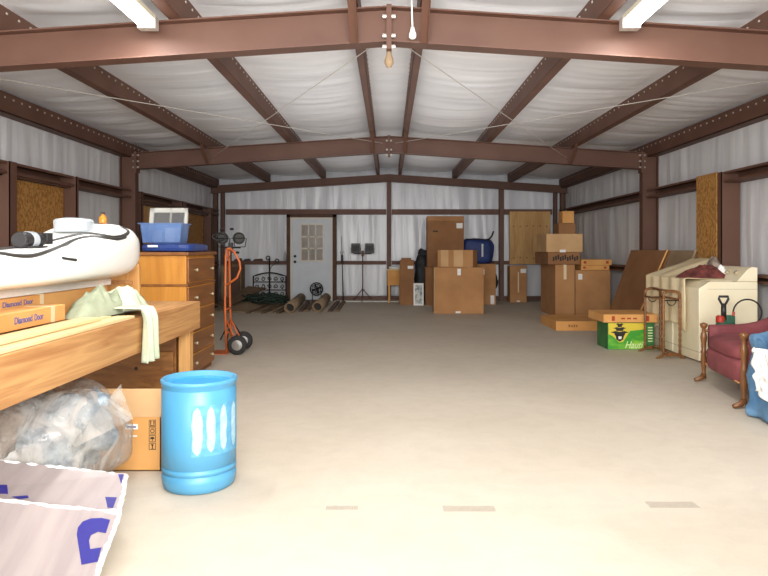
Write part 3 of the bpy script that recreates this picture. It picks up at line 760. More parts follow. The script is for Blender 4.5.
# local: frame uprights at x=-.06, side by side in y, wheels at +x
for yy in (-.15, .15): O('upright', MB().tube([(-.04, yy, .02), (-.06, yy, .6), (-.06, yy*.7, 1.22), (-.05, yy*.5, 1.30)], .014, 10), 'orange', smooth=True)
O('handle', MB().tube([(-.05, -.075, 1.30), (-.03, -.04, 1.31), (.02, 0, 1.27), (.09, 0, 1.14), (.10, 0, 1.05), (.06, 0, .94), (-.05, 0, .86)], .014, 10), 'orange', smooth=True)
mb = MB()
for z in (.25, .55, .86, 1.2): mb.tube([(-.055, -.15 if z < 1 else -.1, z), (-.055, .15 if z < 1 else .1, z)], .011, 8)
O('crossbar', mb, 'orange', smooth=True)
for yy in (-.12, .12): O('brace', MB().tube([(-.05, yy, .42), (.03, yy, .25), (.10, yy, .13)], .010, 8), 'orange', smooth=True)
O('toe_plate', MB().box(-.24, -.04, -.17, .17, .0, .008), 'orange')
O('axle', MB().tube([(.10, -.21, .12), (.10, .21, .12)], .009, 8), 'chrome')
for yy in (-.2, .2):
    w_ = O('wheel', MB().lathe([(.06, -.025), (.10, -.03), (.118, -.018), (.12, 0), (.118, .018), (.10, .03), (.06, .025)], (.10, yy, .12), 32, 'y'), 'rubber', smooth=True)
    obj('hub', MB().lathe([(0, -.045), (.02, -.045), (.025, -.032), (.058, -.029), (.064, -.026), (.064, .026), (.058, .029), (.025, .032), (.02, .045), (0, .045)], (.10, yy, .12), 24, 'y'), 'chrome', w_, world=False, smooth=False)

# work light generic
def work_light(lab, x, y, htop, heads, bar, pole_m, hw=.085, hh=.085, rnd_head=False, spread=.3):
    t = thing('work_light', lab, 'work light', (x, y, 0))
    obj('pole', MB().tube([(x, y, .12), (x, y, htop-.1)], .014, 10), pole_m, t, smooth=True)
    for k in range(3):
        a = 2*PI*k/3+.5
        obj('leg', MB().tube([(x, y, .32), (x+spread*math.cos(a), y+spread*math.sin(a), .012)], .01, 8), pole_m, t, smooth=True)
    obj('crossbar', MB().tube([(x-bar, y, htop-.13), (x+bar, y, htop-.13)], .012, 8), 'black', t)
    obj('mount', MB().box(x-.03, x+.03, y-.025, y+.025, htop-.2, htop-.06), pole_m, t, bev=.004)
    for dx in heads:
        if rnd_head:
            h_ = obj('lamp_head', MB().lathe([(0, .09), (.05, .085), (.07, .03), (.085, -.03), (.085, -.05), (.074, -.05), (.062, -.03), (0, -.03)], (x+dx, y-.03, htop), 24, 'y'), 'black', t, smooth=False)
            obj('glass', MB().lathe([(0, -.035), (.062, -.035), (.062, -.031), (0, -.031)], (x+dx, y-.03, htop), 24, 'y'), 'lens', h_)
            obj('guard', MB().tube([(x+dx-.1, y-.08, htop), (x+dx+.1, y-.08, htop)], .006, 6), 'wire', h_)
        else:
            h_ = obj('lamp_head', MB().prism([(x+dx-hw, y-.05, htop-hh), (x+dx+hw, y-.05, htop-hh), (x+dx+hw*.9, y-.05, htop+hh), (x+dx-hw*.9, y-.05, htop+hh)], (0, .09, 0)), 'black', t, bev=.008)
            obj('glass', MB().box(x+dx-hw*.72, x+dx+hw*.72, y-.054, y-.05, htop-hh*.7, htop+hh*.6), 'lens', h_)
            g = MB()
            for q in (-.5, 0, .5): g.tube([(x+dx+q*hw*1.3, y-.062, htop-hh*.75), (x+dx+q*hw*1.3, y-.062, htop+hh*.7)], .004, 5)
            obj('guard', g, 'wire', h_)
        obj('lamp_bracket', MB().tube([(x+dx-hw, y, htop), (x+dx-hw*.8, y, htop-.12), (x+dx+hw*.8, y, htop-.12), (x+dx+hw, y, htop)], .007, 6), 'black', h_)
    return t
t = work_light('black twin round-headed work light on a pole behind the orange hand truck', -2.22, 9.2, 1.45, (-.1, .13), .14, 'black', rnd_head=True, hw=.09, spread=.2)
obj('cable_reel', MB().tube([(-2.36+.09*math.cos(a), 9.12, 1.47+.05*math.sin(a)) for a in [i*2*PI/20 for i in range(20)]], .012, 8, closed=True), 'black', t, smooth=True)
for dx, dz in ((-.12, .12), (.02, .13), (.1, -.2)): obj('knob', MB().blob((-2.22+dx, 9.18, 1.45+dz), (.03, .03, .018), seg=12, rings=8), 'black', t, smooth=True)
work_light('twin square halogen work light on a red-brown stand right of the door', -.65, 16.2, 1.32, (-.17, .17), .22, 'steel', .12, .12, spread=.28)

# ------------------------------------------------------------------ clutter left of the door
t = thing('wooden_cabinet', 'small dark brown wooden cabinet against the far left corner', 'cabinet', (-3.75, 15.7, 0))
obj('carcass', MB().box(-4.0, -3.5, 15.55, 15.95, .0, .93), 'dusty', t, bev=.006)
obj('door', MB().box(-3.97, -3.76, 15.535, 15.55, .05, .88), 'dusty2', t, bev=.004)
obj('door', MB().box(-3.74, -3.53, 15.535, 15.55, .05, .88), 'frame', t, bev=.004)
tag(obj('dark_crate', MB().box(-4.2, -3.82, 14.2, 14.7, 0, .85), 'frame', bev=.01), 'dark brown crate in front of the small wooden cabinet', 'crate')
# wire panel
t = thing('wire_screen', 'black wire garden screen with scrolls leaning near the door', 'screen', (-2.93, 15.9, 0))
Yw = 15.85
def wx(px, py): return at(px, py, Yw)
mb = MB(); fr_pts = [wx(253, 298), wx(253.5, 276)]+[wx(254+u*31, 276-3.2*math.sin(u*PI)) for u in [i/12 for i in range(1, 12)]]+[wx(286, 276), wx(286, 298)]
mb.tube(fr_pts, .02, 6, closed=True)
for px in (269.5,): mb.tube([wx(px, 258), wx(px, 300)], .02, 6)
for py in (282, 290): mb.tube([wx(253, py), wx(286, py)], .014, 6)
obj('wire_frame', mb, 'wire', t)
mb = MB()
for i in range(5):
    for j in range(3):
        c = wx(256.5+i*6.5, 279+j*7.5); r = .052
        mb.tube([c+Vector((r*(.35+.65*k/14)*math.cos(k*.52+i), 0, r*(.35+.65*k/14)*math.sin(k*.52+i))) for k in range(15)], .011, 5)
obj('scrolls', mb, 'wire', t)
mb = MB()
for cx_, cy_ in ((268, 258), (277, 261)):
    c = wx(cx_, cy_); mb.tube([c+Vector((.045*math.cos(a), 0, .045*math.sin(a))) for a in [i*2*PI/14 for i in range(14)]], .015, 5, closed=True)
mb.tube([wx(269.5, 270), wx(272, 266), wx(275, 263.5)], .008, 5)
obj('finial', mb, 'wire', t)
# dark green hose heap
mb = MB(); P = []
for i in range(260):
    a = i*.33; r = .26+.12*math.sin(i*.71)+.05*math.sin(i*1.7)
    P.append((-2.82+r*1.35*math.cos(a), 14.75+r*.8*math.sin(a), .12+.05*math.sin(i*.9)+.0005*i))
mb.tube(P, .016, 6)
tag(obj('garden_hose', mb, 'green_d', smooth=True), 'heap of dark green hose on the boards before the wire screen', 'hose')
# boards on the floor toward the camera
def plank(lab, p, q, w, h, m, name='floor_board'):
    o = obj(name, MB().bar((p[0], p[1], p[2]), (q[0], q[1], q[2]), w, h), m); return tag(o, lab, 'board')
tag(obj('flat_cardboard', MB().prism([(-3.5, 13.3, .012), (-2.85, 13.3, .012), (-2.75, 15.3, .06), (-3.35, 15.5, .22)], (0, 0, .02)), 'dusty2'), 'dusty flattened cardboard sheet on the floor at far left', 'cardboard sheet')
tag(obj('flat_cardboard', MB().prism([(-3.75, 14.1, .08), (-3.4, 13.75, .08), (-2.9, 15.5, .36), (-3.35, 15.6, .40)], (0, 0, .02)), 'dusty'), 'dark dusty cardboard sheet propped on the other by the small cabinet', 'cardboard sheet')
nm = ['leftmost', 'second from left', 'third from left', 'fourth from left', 'fifth from left']
for i in range(5):
    x = -2.84+i*.15
    plank('narrow dusty floor board poking out from under the green hose, %s' % nm[i], (x, 13.15+.12*(i % 2), .02), (x+.12, 15.4, .05), .07, .025, 'dusty2' if i % 2 else 'dusty')
# half round rolls
def roll(lab, x, y, x2, y2, r, z=0):
    p = Vector((x, y, r+z)); q = Vector((x2, y2, r+z+.02)); t = thing('cardboard_tube', lab, 'tube', (x, y, z))
    mb = MB(); d_ = (q-p); mb.tube([p, p+d_*.5, q], r, 20, cap=False); o = obj('tube_wall', mb, 'dusty2', t, smooth=True, solid=.02)
    mb = MB(); mb.tube([p+d_*.12, p+d_*.13], r*.93, 20); obj('bore_shade', mb, 'ink', t)  # black disc stands in for the shade inside the hollow tube
roll('thick dusty cardboard tube lying left of the black fan', -2.02, 13.3, -2.13, 15.9, .10)
roll('thick dusty cardboard tube lying in front of the door below the fan', -1.48, 13.5, -1.52, 15.9, .10)
for i, (x, x2, lab) in enumerate(((-1.83, -1.95, 'dark plank on the floor right beside the left cardboard tube'), (-1.71, -1.82, 'dark plank lying midway between the two cardboard tubes'),
                                  (-1.22, -1.24, 'dark plank on the floor right beside the right cardboard tube'), (-1.08, -1.1, 'rightmost dark plank on the floor in front of the door'))):
    plank(lab, (x, 13.6, .02), (x2, 15.9, .025), .09, .035, 'dusty' if i % 2 else 'frame')
# fan
t = thing('floor_fan', 'small black round floor fan in front of the door', 'fan', (-1.77, 15.95, 0))
c = Vector((-1.76, 15.95, .33)); mb = MB()
for r in (.15, .11, .06): mb.tube([c+Vector((r*math.cos(a), -.03, r*math.sin(a))) for a in [i*2*PI/28 for i in range(28)]], .016 if r > .12 else .009, 6, closed=True)
for k in range(10):
    a = k*2*PI/10; mb.tube([c+Vector((.02*math.cos(a), -.04, .02*math.sin(a))), c+Vector((.15*math.cos(a), -.03, .15*math.sin(a)))], .004, 5)
obj('cage', mb, 'wire', t)
for k in range(4):
    a = k*PI/2+.4; mb = MB(); mb.prism([c+Vector((r_*math.cos(a+da), dy, r_*math.sin(a+da))) for r_, da, dy in ((.02, 0, 0), (.12, -.35, .01), (.125, .1, .03), (.07, .4, .03))], (0, .004, 0)); obj('blade', mb, 'black', t)
obj('motor', MB().lathe([(0, -.02), (.035, -.02), (.04, .04), (.03, .08), (0, .085)], c, 16, 'y'), 'black', t, smooth=True)
obj('stand', MB().tube([c+Vector((-.1, .03, 0)), c+Vector((-.11, .03, -.28)), c+Vector((-.12, -.05, -.318)), c+Vector((.12, -.05, -.318)), c+Vector((.11, .03, -.28)), c+Vector((.1, .03, 0))], .01, 6), 'black', t)
# leaning rods beside the door
t = thing('fishing_rod', 'thin dark rod leaning on the wall right of the door', 'rod', (-1.16, 16.3, 0))
obj('shaft', MB().tube([(-1.13, 16.2, .02), (-1.19, 16.42, 1.62)], [.016, .005], 8), 'wire', t)
obj('grip', MB().tube([(-1.165, 16.33, .95), (-1.172, 16.35, 1.15)], .028, 10), 'black', t)
obj('reel', MB().blob((-1.17, 16.31, 1.22), (.04, .03, .04), seg=14, rings=10), 'grey_pl', t)
# odds on the back girt
for i, (px, w, h, m, lab) in enumerate(((238, .22, .07, 'frame', 'small dark wooden block lying leftmost on the back wall rail'), (247, .2, .06, 'black', 'flat black tool on the back wall rail between two dark items'),
        (258, .26, .06, 'frame', 'dark oblong tool on the back wall rail left of the screen finials'), (291-6, .05, .24, 'grey_pl', 'slim grey bottle standing on the back wall rail beside the door'))):
    x = (px-CX)*16.55/F; z = 1.0
    if h > .2: o = obj('slim_bottle', MB().lathe([(0, 0), (.03, 0), (.03, .16), (.012, .2), (.012, .25), (0, .25)], (x, 16.54, z), 14), m, smooth=True); tag(o, lab, 'bottle')
    else:
        o = obj('small_tool', MB().prism([(x-w/2, 16.52, z), (x+w/2, 16.52, z), (x+w/2-.03, 16.52, z+h), (x-w/2+.05, 16.52, z+h*.8)], (0, .06, 0)), m, bev=.006); tag(o, lab, 'tool')

# ------------------------------------------------------------------ boxes in the middle
t = thing('side_table', 'small tan wooden table between the work light and a narrow carton', 'table', (.12, 16.0, 0))
obj('apron', MB().box(-.04, .33, 15.9, 16.25, .42, .78), 'card_o', t, bev=.006)
obj('top', MB().box(-.06, .35, 15.88, 16.27, .78, .81), 'pine_l', t, bev=.006)
for x in (-.02, .25):
    for y in (15.91, 16.18): obj('leg', MB().box(x, x+.05, y, y+.05, 0, .42), 'card_o', t, bev=.003)
tag(obj('white_packet', MB().blob((.14, 16.05, .84), (.15, .12, .04), e=3, amp=.02, sc=9, seg=24, rings=12, flat=.811), 'white', smooth=True), 'crumpled white packet on the small tan table', 'packet')
carton('narrow_carton', 'tall narrow carton with white tape right of the small tan table', .255, .58, 15.25, 15.6, 0, 1.04, 'card_d', paper=((.75, .84, .13, .07, 'white'),), tape=None)
carton('flat_carton', 'flat carton on top of the tall narrow carton', .29, .52, 15.3, 15.55, 1.042, 1.09, 'card_d', tape=None)
t = thing('framed_picture', 'small white framed picture leaning on the floor among cartons', 'picture', (.68, 15.1, 0))
obj('frame', MB().prism([(.565, 15.1, 0), (.80, 15.1, 0), (.80, 15.16, .51), (.565, 15.16, .51)], (0, .025, 0)), 'white', t, bev=.004)
obj('image', MB().prism([(.60, 15.097, .04), (.765, 15.097, .04), (.765, 15.153, .47), (.60, 15.153, .47)], (0, .004, 0)), 'picture', t)
t = thing('black_bag', 'tall black cloth bag standing behind the white framed picture', 'bag', (.78, 15.7, 0))
obj('bag_body', MB().blob((.79, 15.9, .58), (.16, .18, .58), e=3.4, amp=.05, sc=4, seg=32, rings=28, seed=2, flat=.0), 'darkcloth', t, smooth=True)
obj('bag_top', MB().blob((.83, 15.9, 1.2), (.11, .14, .1), e=3, amp=.04, sc=6, seg=24, rings=14, seed=5), 'darkcloth', t, smooth=True)
carton('large_carton', 'large carton under the tallest carton, behind the front box', .84, 1.68, 15.1, 15.65, 0, .885, 'card_d', tape=None)
carton('tall_carton', 'tallest brown carton standing on end with a white sticker', .885, 1.73, 15.15, 15.6, .89, 2.06, 'card_d', paper=((.88, .81, .14, .12, 'white'), (.22, .70, .12, .03, 'ink')), tape=None)
t = carton('front_carton', 'big square carton standing frontmost in the middle group', .915, 1.905, 13.2, 13.8, 0, .93, 'card', paper=((.5, .90, .07, .13, 'white'), (.48, .03, .10, .035, 'white')), tape=None)
obj('light_edge', MB().box(.905, .915, 13.2, 13.215, 0, .93), 'card_l', t)
t = carton('taped_carton', 'carton with two wide pale tape bands on top of the frontmost carton', 1.045, 1.775, 13.27, 13.70, .932, 1.28, 'card', rotz=math.radians(-19), tape=None)
hx = .365
for (ua, ub) in ((-.30, -.14), (-.03, .16)): obj('tape', MB().box(ua, ub, -.2175, -.2152, .01, .345), 'card_l', t, world=False)
tag(obj('paper_scrap', MB().blob((1.62, 13.215, .955), (.05, .01, .045), amp=.02, sc=20, seg=14, rings=10), 'white', smooth=True), 'torn white paper scrap under the right end of the taped carton', 'paper')
t = carton('right_carton', 'carton under the navy bag with a white shipping label', 2.06-.1, 2.50, 15.35, 15.8, 0, .95, 'card', paper=((.35, .80, .17, .12, 'white'), (.85, .12, .09, .2, 'white')), tape=None)
t = thing('duffel_bag', 'navy blue duffel bag with raised strap on the right carton', 'bag', (2.1, 15.5, .955))
obj('bag_body', MB().blob((2.11, 15.58, 1.25), (.355, .2, .30), e=4.5, amp=.03, sc=5, seg=40, rings=26, seed=7, flat=.957), 'navycloth', t, smooth=True)
obj('strap', MB().tube([(2.32, 15.45, 1.50), (2.42, 15.44, 1.60), (2.46, 15.44, 1.72)], .02, 8), 'darkcloth', t, smooth=True)
obj('strap', MB().tube([(1.8, 15.375, 1.52), (2.0, 15.365, 1.54), (2.35, 15.365, 1.5), (2.40, 15.40, 1.2), (2.38, 15.40, .99)], .014, 8), 'darkcloth', t, smooth=True)
obj('printed_stripe', MB().box(2.17, 2.21, 15.372, 15.384, 1.12, 1.42), 'grey_pl', t)
t = thing('black_pouch', 'small black pouch hanging behind the right side of the labelled carton', 'bag', (2.56, 15.9, .3))
obj('pouch', MB().blob((2.57, 15.95, .52), (.07, .1, .2), e=2.2, amp=.03, sc=6, seg=20, rings=14), 'darkcloth', t, smooth=True)
obj('cord', MB().tube([(2.57, 15.95, .7), (2.60, 16.2, .92), (2.60, 16.49, 1.0)], .008, 6), 'darkcloth', t)
carton('upright_carton', 'upright carton with dangling tape under the plywood panel', 2.95, 3.36, 16.0, 16.35, 0, .89, 'card', paper=((.8, .86, .14, .1, 'white'), (.5, .55, .03, .5, 'tape'), (.5, .03, .08, .03, 'white')), tape=None)

# ------------------------------------------------------------------ right stack
YS = 12.5
t = carton('low_carton', 'long low carton lying on the floor before the right stack', 2.66, 3.62, 10.45, 11.5, 0, .15, 'card_o', tape=None)
for i in range(4): obj('printed_mark', MB().box(2.86+i*.04, 2.885+i*.04, 10.448, 10.45, .055, .095-.008*(i % 2)), 'wood_d', t)
carton('tall_narrow_carton', 'tall narrow carton at the left end of the right stack', 3.17, 3.54, YS, YS+1.2, 0, 1.0, 'card', tape='front')
t = carton('wide_carton', 'wide brown carton between the tall narrow one and the right wall', 3.565, 4.235, YS+.05, YS+.9, 0, .895, 'card', paper=((.14, .86, .08, .11, 'white'),), tape=None)
carton('thin_carton', 'thin flat carton lying directly on the wide brown carton', 3.66, 4.2, YS, YS+.7, .90, .99, 'card_o', tape=None, paper=((.12, .5, .05, .04, 'red_ink'), (.85, .5, .05, .04, 'red_ink')))
carton('thin_carton', 'uppermost thin flat carton with red marks by the right wall', 3.66, 4.24, YS-.02, YS+.7, .993, 1.10, 'card_o', tape=None, paper=((.12, .5, .05, .05, 'red_ink'), (.85, .5, .05, .05, 'red_ink')))
t = carton('printed_carton', 'carton with black printing under the pale carton in the right stack', 3.03, 3.64, YS, YS+1.1, 1.005, 1.24, 'card_d', tape=None)
mb = MB()
for i in range(11): mb.box(3.12+i*.045, 3.12+i*.045+.032, YS-.002, YS, 1.07+.015*(i % 3), 1.15+.02*((i*7) % 3))
obj('printed_band', mb, 'ink', t)
t = carton('pale_carton', 'pale carton with torn white tape high in the right stack', 3.0, 3.69, YS, YS+.8, 1.245, 1.59, 'card_l', tape=None, paper=((.45, .05, .11, .05, 'white'),))
carton('small_carton', 'small brown carton second from top of the right stack', 3.26, 3.58, YS+.1, YS+.5, 1.592, 1.80, 'card_d', tape=None)
carton('small_carton', 'topmost small carton at the peak of the right stack', 3.34, 3.56, YS+.12, YS+.45, 1.802, 2.03, 'card_o', tape=None)
# sheets leaning on wall
def leaning(lab, Ya, Yb, ztop, m, dx=0, name='cardboard_sheet', th=.03):
    o = obj(name, MB().prism([(3.74+dx, Ya, 0), (3.74+dx, Yb, 0), (4.20+dx, Yb, ztop), (4.20+dx, Ya, ztop)], (-th, 0, 0)), m); return tag(o, lab, 'cardboard sheet')
leaning('large brown cardboard sheet leaning on the right wall beside the stack', 9.76, 11.3, 1.28, 'card_d')
leaning('greyer cardboard sheet leaning on the right wall behind the washer', 8.95, 9.70, 1.28, 'dusty2')
tag(obj('wood_strip', MB().bar((3.64, 9.9, .012), (4.13, 9.73, 1.29), .05, .02), 'card_o'), 'thin wooden strip leaning between the two cardboard sheets', 'strip')

# ------------------------------------------------------------------ green box + carton on it
t = thing('green_box', 'green and yellow printed box on the floor left of the quilt rack', 'box', (3.13, 8.7, 0))
gx0, gx1, gy0, gy1, gz = 2.83, 3.43, 8.49, 8.92, .345
obj('body', MB().box(gx0, gx1, gy0, gy1, 0, gz), 'green_s', t, bev=.004)
obj('front_print', MB().box(gx0+.005, gx1-.1, gy0-.003, gy0, .004, gz-.003), 'green', t)
y_ = gy0-.004
obj('yellow_flash', MB().prism([(2.84, y_, .34), (3.30, y_, .34), (3.30, y_, .26), (3.12, y_, .24), (3.03, y_, .10), (2.98, y_, .09), (2.90, y_, .17), (2.84, y_, .20)], (0, .0005, 0)), 'yellow', t)
mb = MB()
for (cx_, cz, w_, h_) in ((2.985, .315, .10, .05), (2.985, .265, .17, .05), (2.985, .21, .24, .06)):
    y2 = y_-.0012
    mb.prism([(cx_-w_/2, y2, cz+.01), (cx_-w_*.30, y2, cz-.0), (cx_-w_*.25, y2, cz-h_/2), (cx_+w_*.25, y2, cz-h_/2), (cx_+w_*.30, y2, cz), (cx_+w_/2, y2, cz+.01), (cx_+w_*.25, y2, cz+h_/2), (cx_, y2, cz+h_*.3), (cx_-w_*.25, y2, cz+h_/2)], (0, .0006, 0))
mb.prism([(2.93, y_-.0012, .19), (3.04, y_-.0012, .19), (3.03, y_-.0012, .13), (2.985, y_-.0012, .10), (2.94, y_-.0012, .13)], (0, .0006, 0))
obj('dark_emblem', mb, 'ink', t)
obj('pale_spot', MB().prism([(2.965, y_-.002, .17), (3.01, y_-.002, .17), (3.005, y_-.002, .135), (2.97, y_-.002, .135)], (0, .0005, 0)), 'white', t)
text_obj('printed_word', 'Hauti', .13, 'pale_gr', t, (3.16, y_-.001, .055), FACE_CAM, shear=.4, w=.24)
mb = MB()
for i in range(6): mb.box(3.35, 3.41, y_-.0005, y_, .10+i*.035, .115+i*.035)
obj('printed_lines', mb, 'pale_gr', t)
t = carton('shallow_carton', 'shallow tan carton with red marks on top of the green box', 2.77, 3.47, 8.47, 9.12, .35, .455, 'card_o', tape=None,
           paper=((.18, .5, .04, .06, 'red_ink'), (.36, .5, .05, .02, 'red_ink'), (.47, .5, .05, .02, 'red_ink'), (.58, .5, .05, .02, 'red_ink'), (.8, .5, .06, .07, 'red_ink')))

# ------------------------------------------------------------------ quilt rack
t = thing('quilt_rack', 'brown turned wood quilt rack standing in front of the washer', 'quilt rack', (3.36, 8.05, 0))
for Yq in (7.78, 8.34):
    xa, xb = 3.255, 3.45
    for xx in (xa, xb):
        prof = [(0, .05)]
        for i in range(31):
            z = .05+.67*i/30; prof.append((.0125+.005*abs(math.sin(i*1.05)), z))
        prof.append((0, .73)); obj('post', MB().lathe(prof, (xx, Yq, 0), 10), 'turned', t, smooth=True)
    top = [(xa, Yq, .71)]+[(xa+(xb-xa)*(.5-.5*math.cos(a)), Yq, .735+.065*math.sin(a)**.6) for a in [PI*i/12 for i in range(1, 12)]]+[(xb, Yq, .71)]
    obj('arched_top', MB().tube(top, .017, 8), 'turned', t, smooth=True)
    mb = MB(); mb.prism([(3.16, Yq-.02, 0), (3.20, Yq-.02, 0), (3.26, Yq-.02, .03), (3.44, Yq-.02, .03), (3.475, Yq-.02, 0), (3.50, Yq-.02, 0), (3.50, Yq-.02, .02), (3.46, Yq-.02, .06), (3.37, Yq-.02, .075), (3.30, Yq-.02, .065), (3.2, Yq-.02, .03)], (0, .04, 0))
    obj('foot', mb, 'turned', t, bev=.004)
    obj('scroll', MB().tube([(3.35+.05*math.cos(a), Yq, .68+.05*math.sin(a)) for a in [-PI*i/10 for i in range(11)]], .006, 6), 'wire', t)
    obj('crossbar', MB().tube([(xa, Yq, .69), (xb, Yq, .69)], .008, 6), 'wire', t)
for xx, z in ((3.255, .70), (3.45, .70), (3.35, .80), (3.35, .06)): obj('rail', MB().tube([(xx, 7.78, z), (xx, 8.34, z)], .012, 8), 'turned', t, smooth=True)

# ------------------------------------------------------------------ washer and dryer
def washer(lab, Ya, Yb):
    t = thing('washing_machine', lab, 'washing machine', (3.9, (Ya+Yb)/2, 0))
    xa, xb = 3.535, 4.205
    pr = [(xa, Ya, .02), (xb, Ya, .02), (xb, Ya, .925), (xa+.12, Ya, .925), (xa, Ya, .85)]
    obj('cabinet', MB().prism(pr, (0, Yb-Ya, 0)), 'white_ap', t, bev=.008)
    obj('console', MB().prism([(xb-.24, Ya, .927), (xb, Ya, .927), (xb, Ya, 1.09), (xb-.07, Ya, 1.095), (xb-.12, Ya, 1.06)], (0, Yb-Ya, 0)), 'white_ap', t, bev=.01)
    obj('door_lid', MB().box(xa+.15, xb-.26, Ya+.05, Yb-.05, .927, .937), 'white_ap', t, bev=.004)
    obj('seam', MB().box(xa-.001, xb, Ya-.001, Yb, .12, .124), 'ap_dark', t)
    obj('seam', MB().box(xa+.1, xb, Ya-.001, Ya, .84, .843), 'ap_dark', t)
    for yy in (.2, .5, .8):
        y = Ya+(Yb-Ya)*yy; c = Vector((xb-.165, y, 1.015)); n = Vector((-.75, 0, .66)).normalized()
        obj('dial', MB().tube([c, c+n*.03], .025, 16), 'knob', t)
    for x in (xa+.04, xb-.08):
        for y in (Ya+.04, Yb-.08): obj('foot', MB().box(x, x+.04, y, y+.04, 0, .02), 'black', t)
    return t
washer('cream washing machine with raised back console behind the burgundy armchair', 7.48, 8.15)
washer('cream washing machine farther back under the draped sheet', 8.18, 8.86)
t = thing('bed_sheet', 'cream sheet draped over the farther washing machine', 'sheet', (3.8, 8.5, .94))
def sheet(u, v):    # u along Y, v over the top then down the front
    y = 7.72+u*1.16; s_ = v*1.35
    n = noise.noise(Vector((u*7, v*3, 2)))
    if s_ < .62: x = 4.12-s_*1.0; z = .95+.23*min(1, max(0, u*3-.75))*(1-s_/.62)+.02*n
    else:
        q = s_-.62; x = 3.50-.012*math.sin(u*26)-.008*n-.012; z = .955-q*(1-.25*abs(math.sin(u*3+.6)))
        if q < .1: x += .0; z = .955-q*.8
    return Vector((x, y, max(z, .12)))
obj('cloth', MB().grid(sheet, 60, 60), 'sheet', t, smooth=True, solid=.006)
tag(obj('clothes_pile', MB().grid(heap_fn(3.84, 7.98, .34, .20, .13, .955, 11, sc=9, p=1.6), 64, 20), 'maroon', smooth=True, solid=.004), 'maroon patterned clothes heaped on top of the washing machines', 'clothes')
tag(obj('clothes_pile', MB().grid(heap_fn(4.02, 8.10, .14, .16, .22, .96, 21, sc=9, p=1.8), 64, 20), 'greycloth', smooth=True, solid=.004), 'grey brown clothes heaped behind the maroon ones', 'clothes')
tag(obj('white_cloth', MB().blob((4.0, 7.9, 1.04), (.05, .05, .07), amp=.03, sc=12, seg=20, rings=14), 'whitecloth', smooth=True), 'small white cloth tucked against the washer console', 'cloth')

# ------------------------------------------------------------------ armchair
t = thing('armchair', 'burgundy upholstered armchair with turned wooden posts by the right wall', 'armchair', (3.4, 5.9, 0))
def spindle(x, y, ztop, k=1):
    P = [(0, .03), (.022, .03), (.025, .06), (.016, .09), (.022, .14), (.03, .2), (.022, .27), (.03, .29), (.02, .31), (.024, .38), (.032, .43), (.026, .47), (.016, .49), (.022, .50), (.014, .515), (.028, .53), (.036, .55), (.034, .565), (.015, .575), (0, .578)]
    return MB().lathe([(r, z*ztop/.578) for r, z in P], (x, y, 0), 16)
for (x, y, z) in ((3.09, 6.44, .58), (2.90, 5.36, .62)):
    obj('post', spindle(x, y, z), 'turned', t, smooth=True)
    mb = MB(); mb.tube([(x, y, .06), (x-.03, y-.01, .035), (x-.10, y-.03, .022)], [.03, .024, .017], 10); obj('foot', mb, 'turned', t, smooth=True)
for (x, y) in ((3.85, 6.35), (3.75, 5.45)):
    obj('rear_leg', MB().tube([(x, y, 0), (x-.02, y, .25)], [.018, .028], 10), 'turned', t, smooth=True)
def skew(mb_, k=.176):   # front of the chair runs obliquely: shift x with y
    for v in mb_.bm.verts: v.co.x += (v.co.y-5.9)*k
    return mb_
S_ = lambda c, r, e=5, **k: skew(MB().blob(c, r, e=e, amp=.012, sc=5, seg=44, rings=24, **k))
obj('seat_base', S_((3.32, 5.9, .27), (.37, .50, .12), seed=1), 'velvet', t, smooth=True)
obj('seat_cushion', S_((3.33, 5.9, .42), (.375, .47, .08), 4, seed=2), 'velvet', t, smooth=True)
def arm(yc):
    mb = MB(); secs = []
    for i in range(9):
        u = i/8; x = 3.03+.74*u; zt = .56+.2*u**4; hw = .05
        secs.append([Vector((x, yc+hw*c, (zt+.34)/2+(zt-.34)/2*s2)) for c, s2 in ((-1, -1), (1, -1), (1.05, .6), (.7, .95), (0, 1.05), (-.7, .95), (-1.05, .6))])
    mb.loft(secs); return skew(mb)
obj('armrest', arm(6.38), 'velvet', t, smooth=True); obj('armrest', arm(5.42), 'velvet', t, smooth=True)
obj('backrest', S_((3.80, 5.9, .62), (.09, .5, .36), 4, seed=5), 'velvet', t, smooth=True)
for i, yy in enumerate((6.42, 5.38)): obj('arm_rail', MB().tube([(3.09 if i == 0 else 2.90, yy, .50), (3.22 if i == 0 else 3.03, yy, .50)], .014, 8), 'turned', t, smooth=True)
mb = MB()
for i in range(46):
    y = 5.44+i*.02; x = 2.985+(y-5.9)*.176; mb.blob((x, y, .19), (.006, .006, .006), seg=6, rings=4)
obj('nail_trim', mb, 'card_o', t)

# denim covered seat + white cloth
t = thing('ottoman', 'seat covered in blue denim cloth at the right edge', 'seat', (3.2, 4.75, 0))
mb = MB(); mb.blob((3.20, 4.76, .32), (.42, .39, .345), e=9, amp=.045, sc=7, seg=80, rings=50, seed=3, flat=.004)
for v in mb.bm.verts:
    v.co.x += .02*math.sin(v.co.y*38+v.co.z*6)*(1-min(1, v.co.z/.7))
obj('denim_cover', mb, 'denim', t, smooth=True)
obj('seam', MB().tube([(2.80, 5.0-.3*u, .60+.02*math.sin(u*9)) for u in [i/10 for i in range(11)]], .008, 6), 'denim', t, smooth=True)
t = thing('white_blanket', 'rumpled white cloth thrown over the blue denim cover', 'cloth', (2.78, 4.85, .2))
def wc(u, v):
    y = 4.95-u*.60+.015*math.sin(v*20); z = .56-v*.36+.03*math.sin(u*9+1)
    if v < .12: z = .56-.12*.36*v/.12
    return Vector((2.765-.018*math.sin(u*21+v*4)-.02*noise.noise(Vector((u*6, v*6, 3)))-.006, y+.03*noise.noise(Vector((v*5, u, 1))), z))
obj('cloth', MB().grid(wc, 40, 30), 'whitecloth', t, smooth=True, solid=.01)

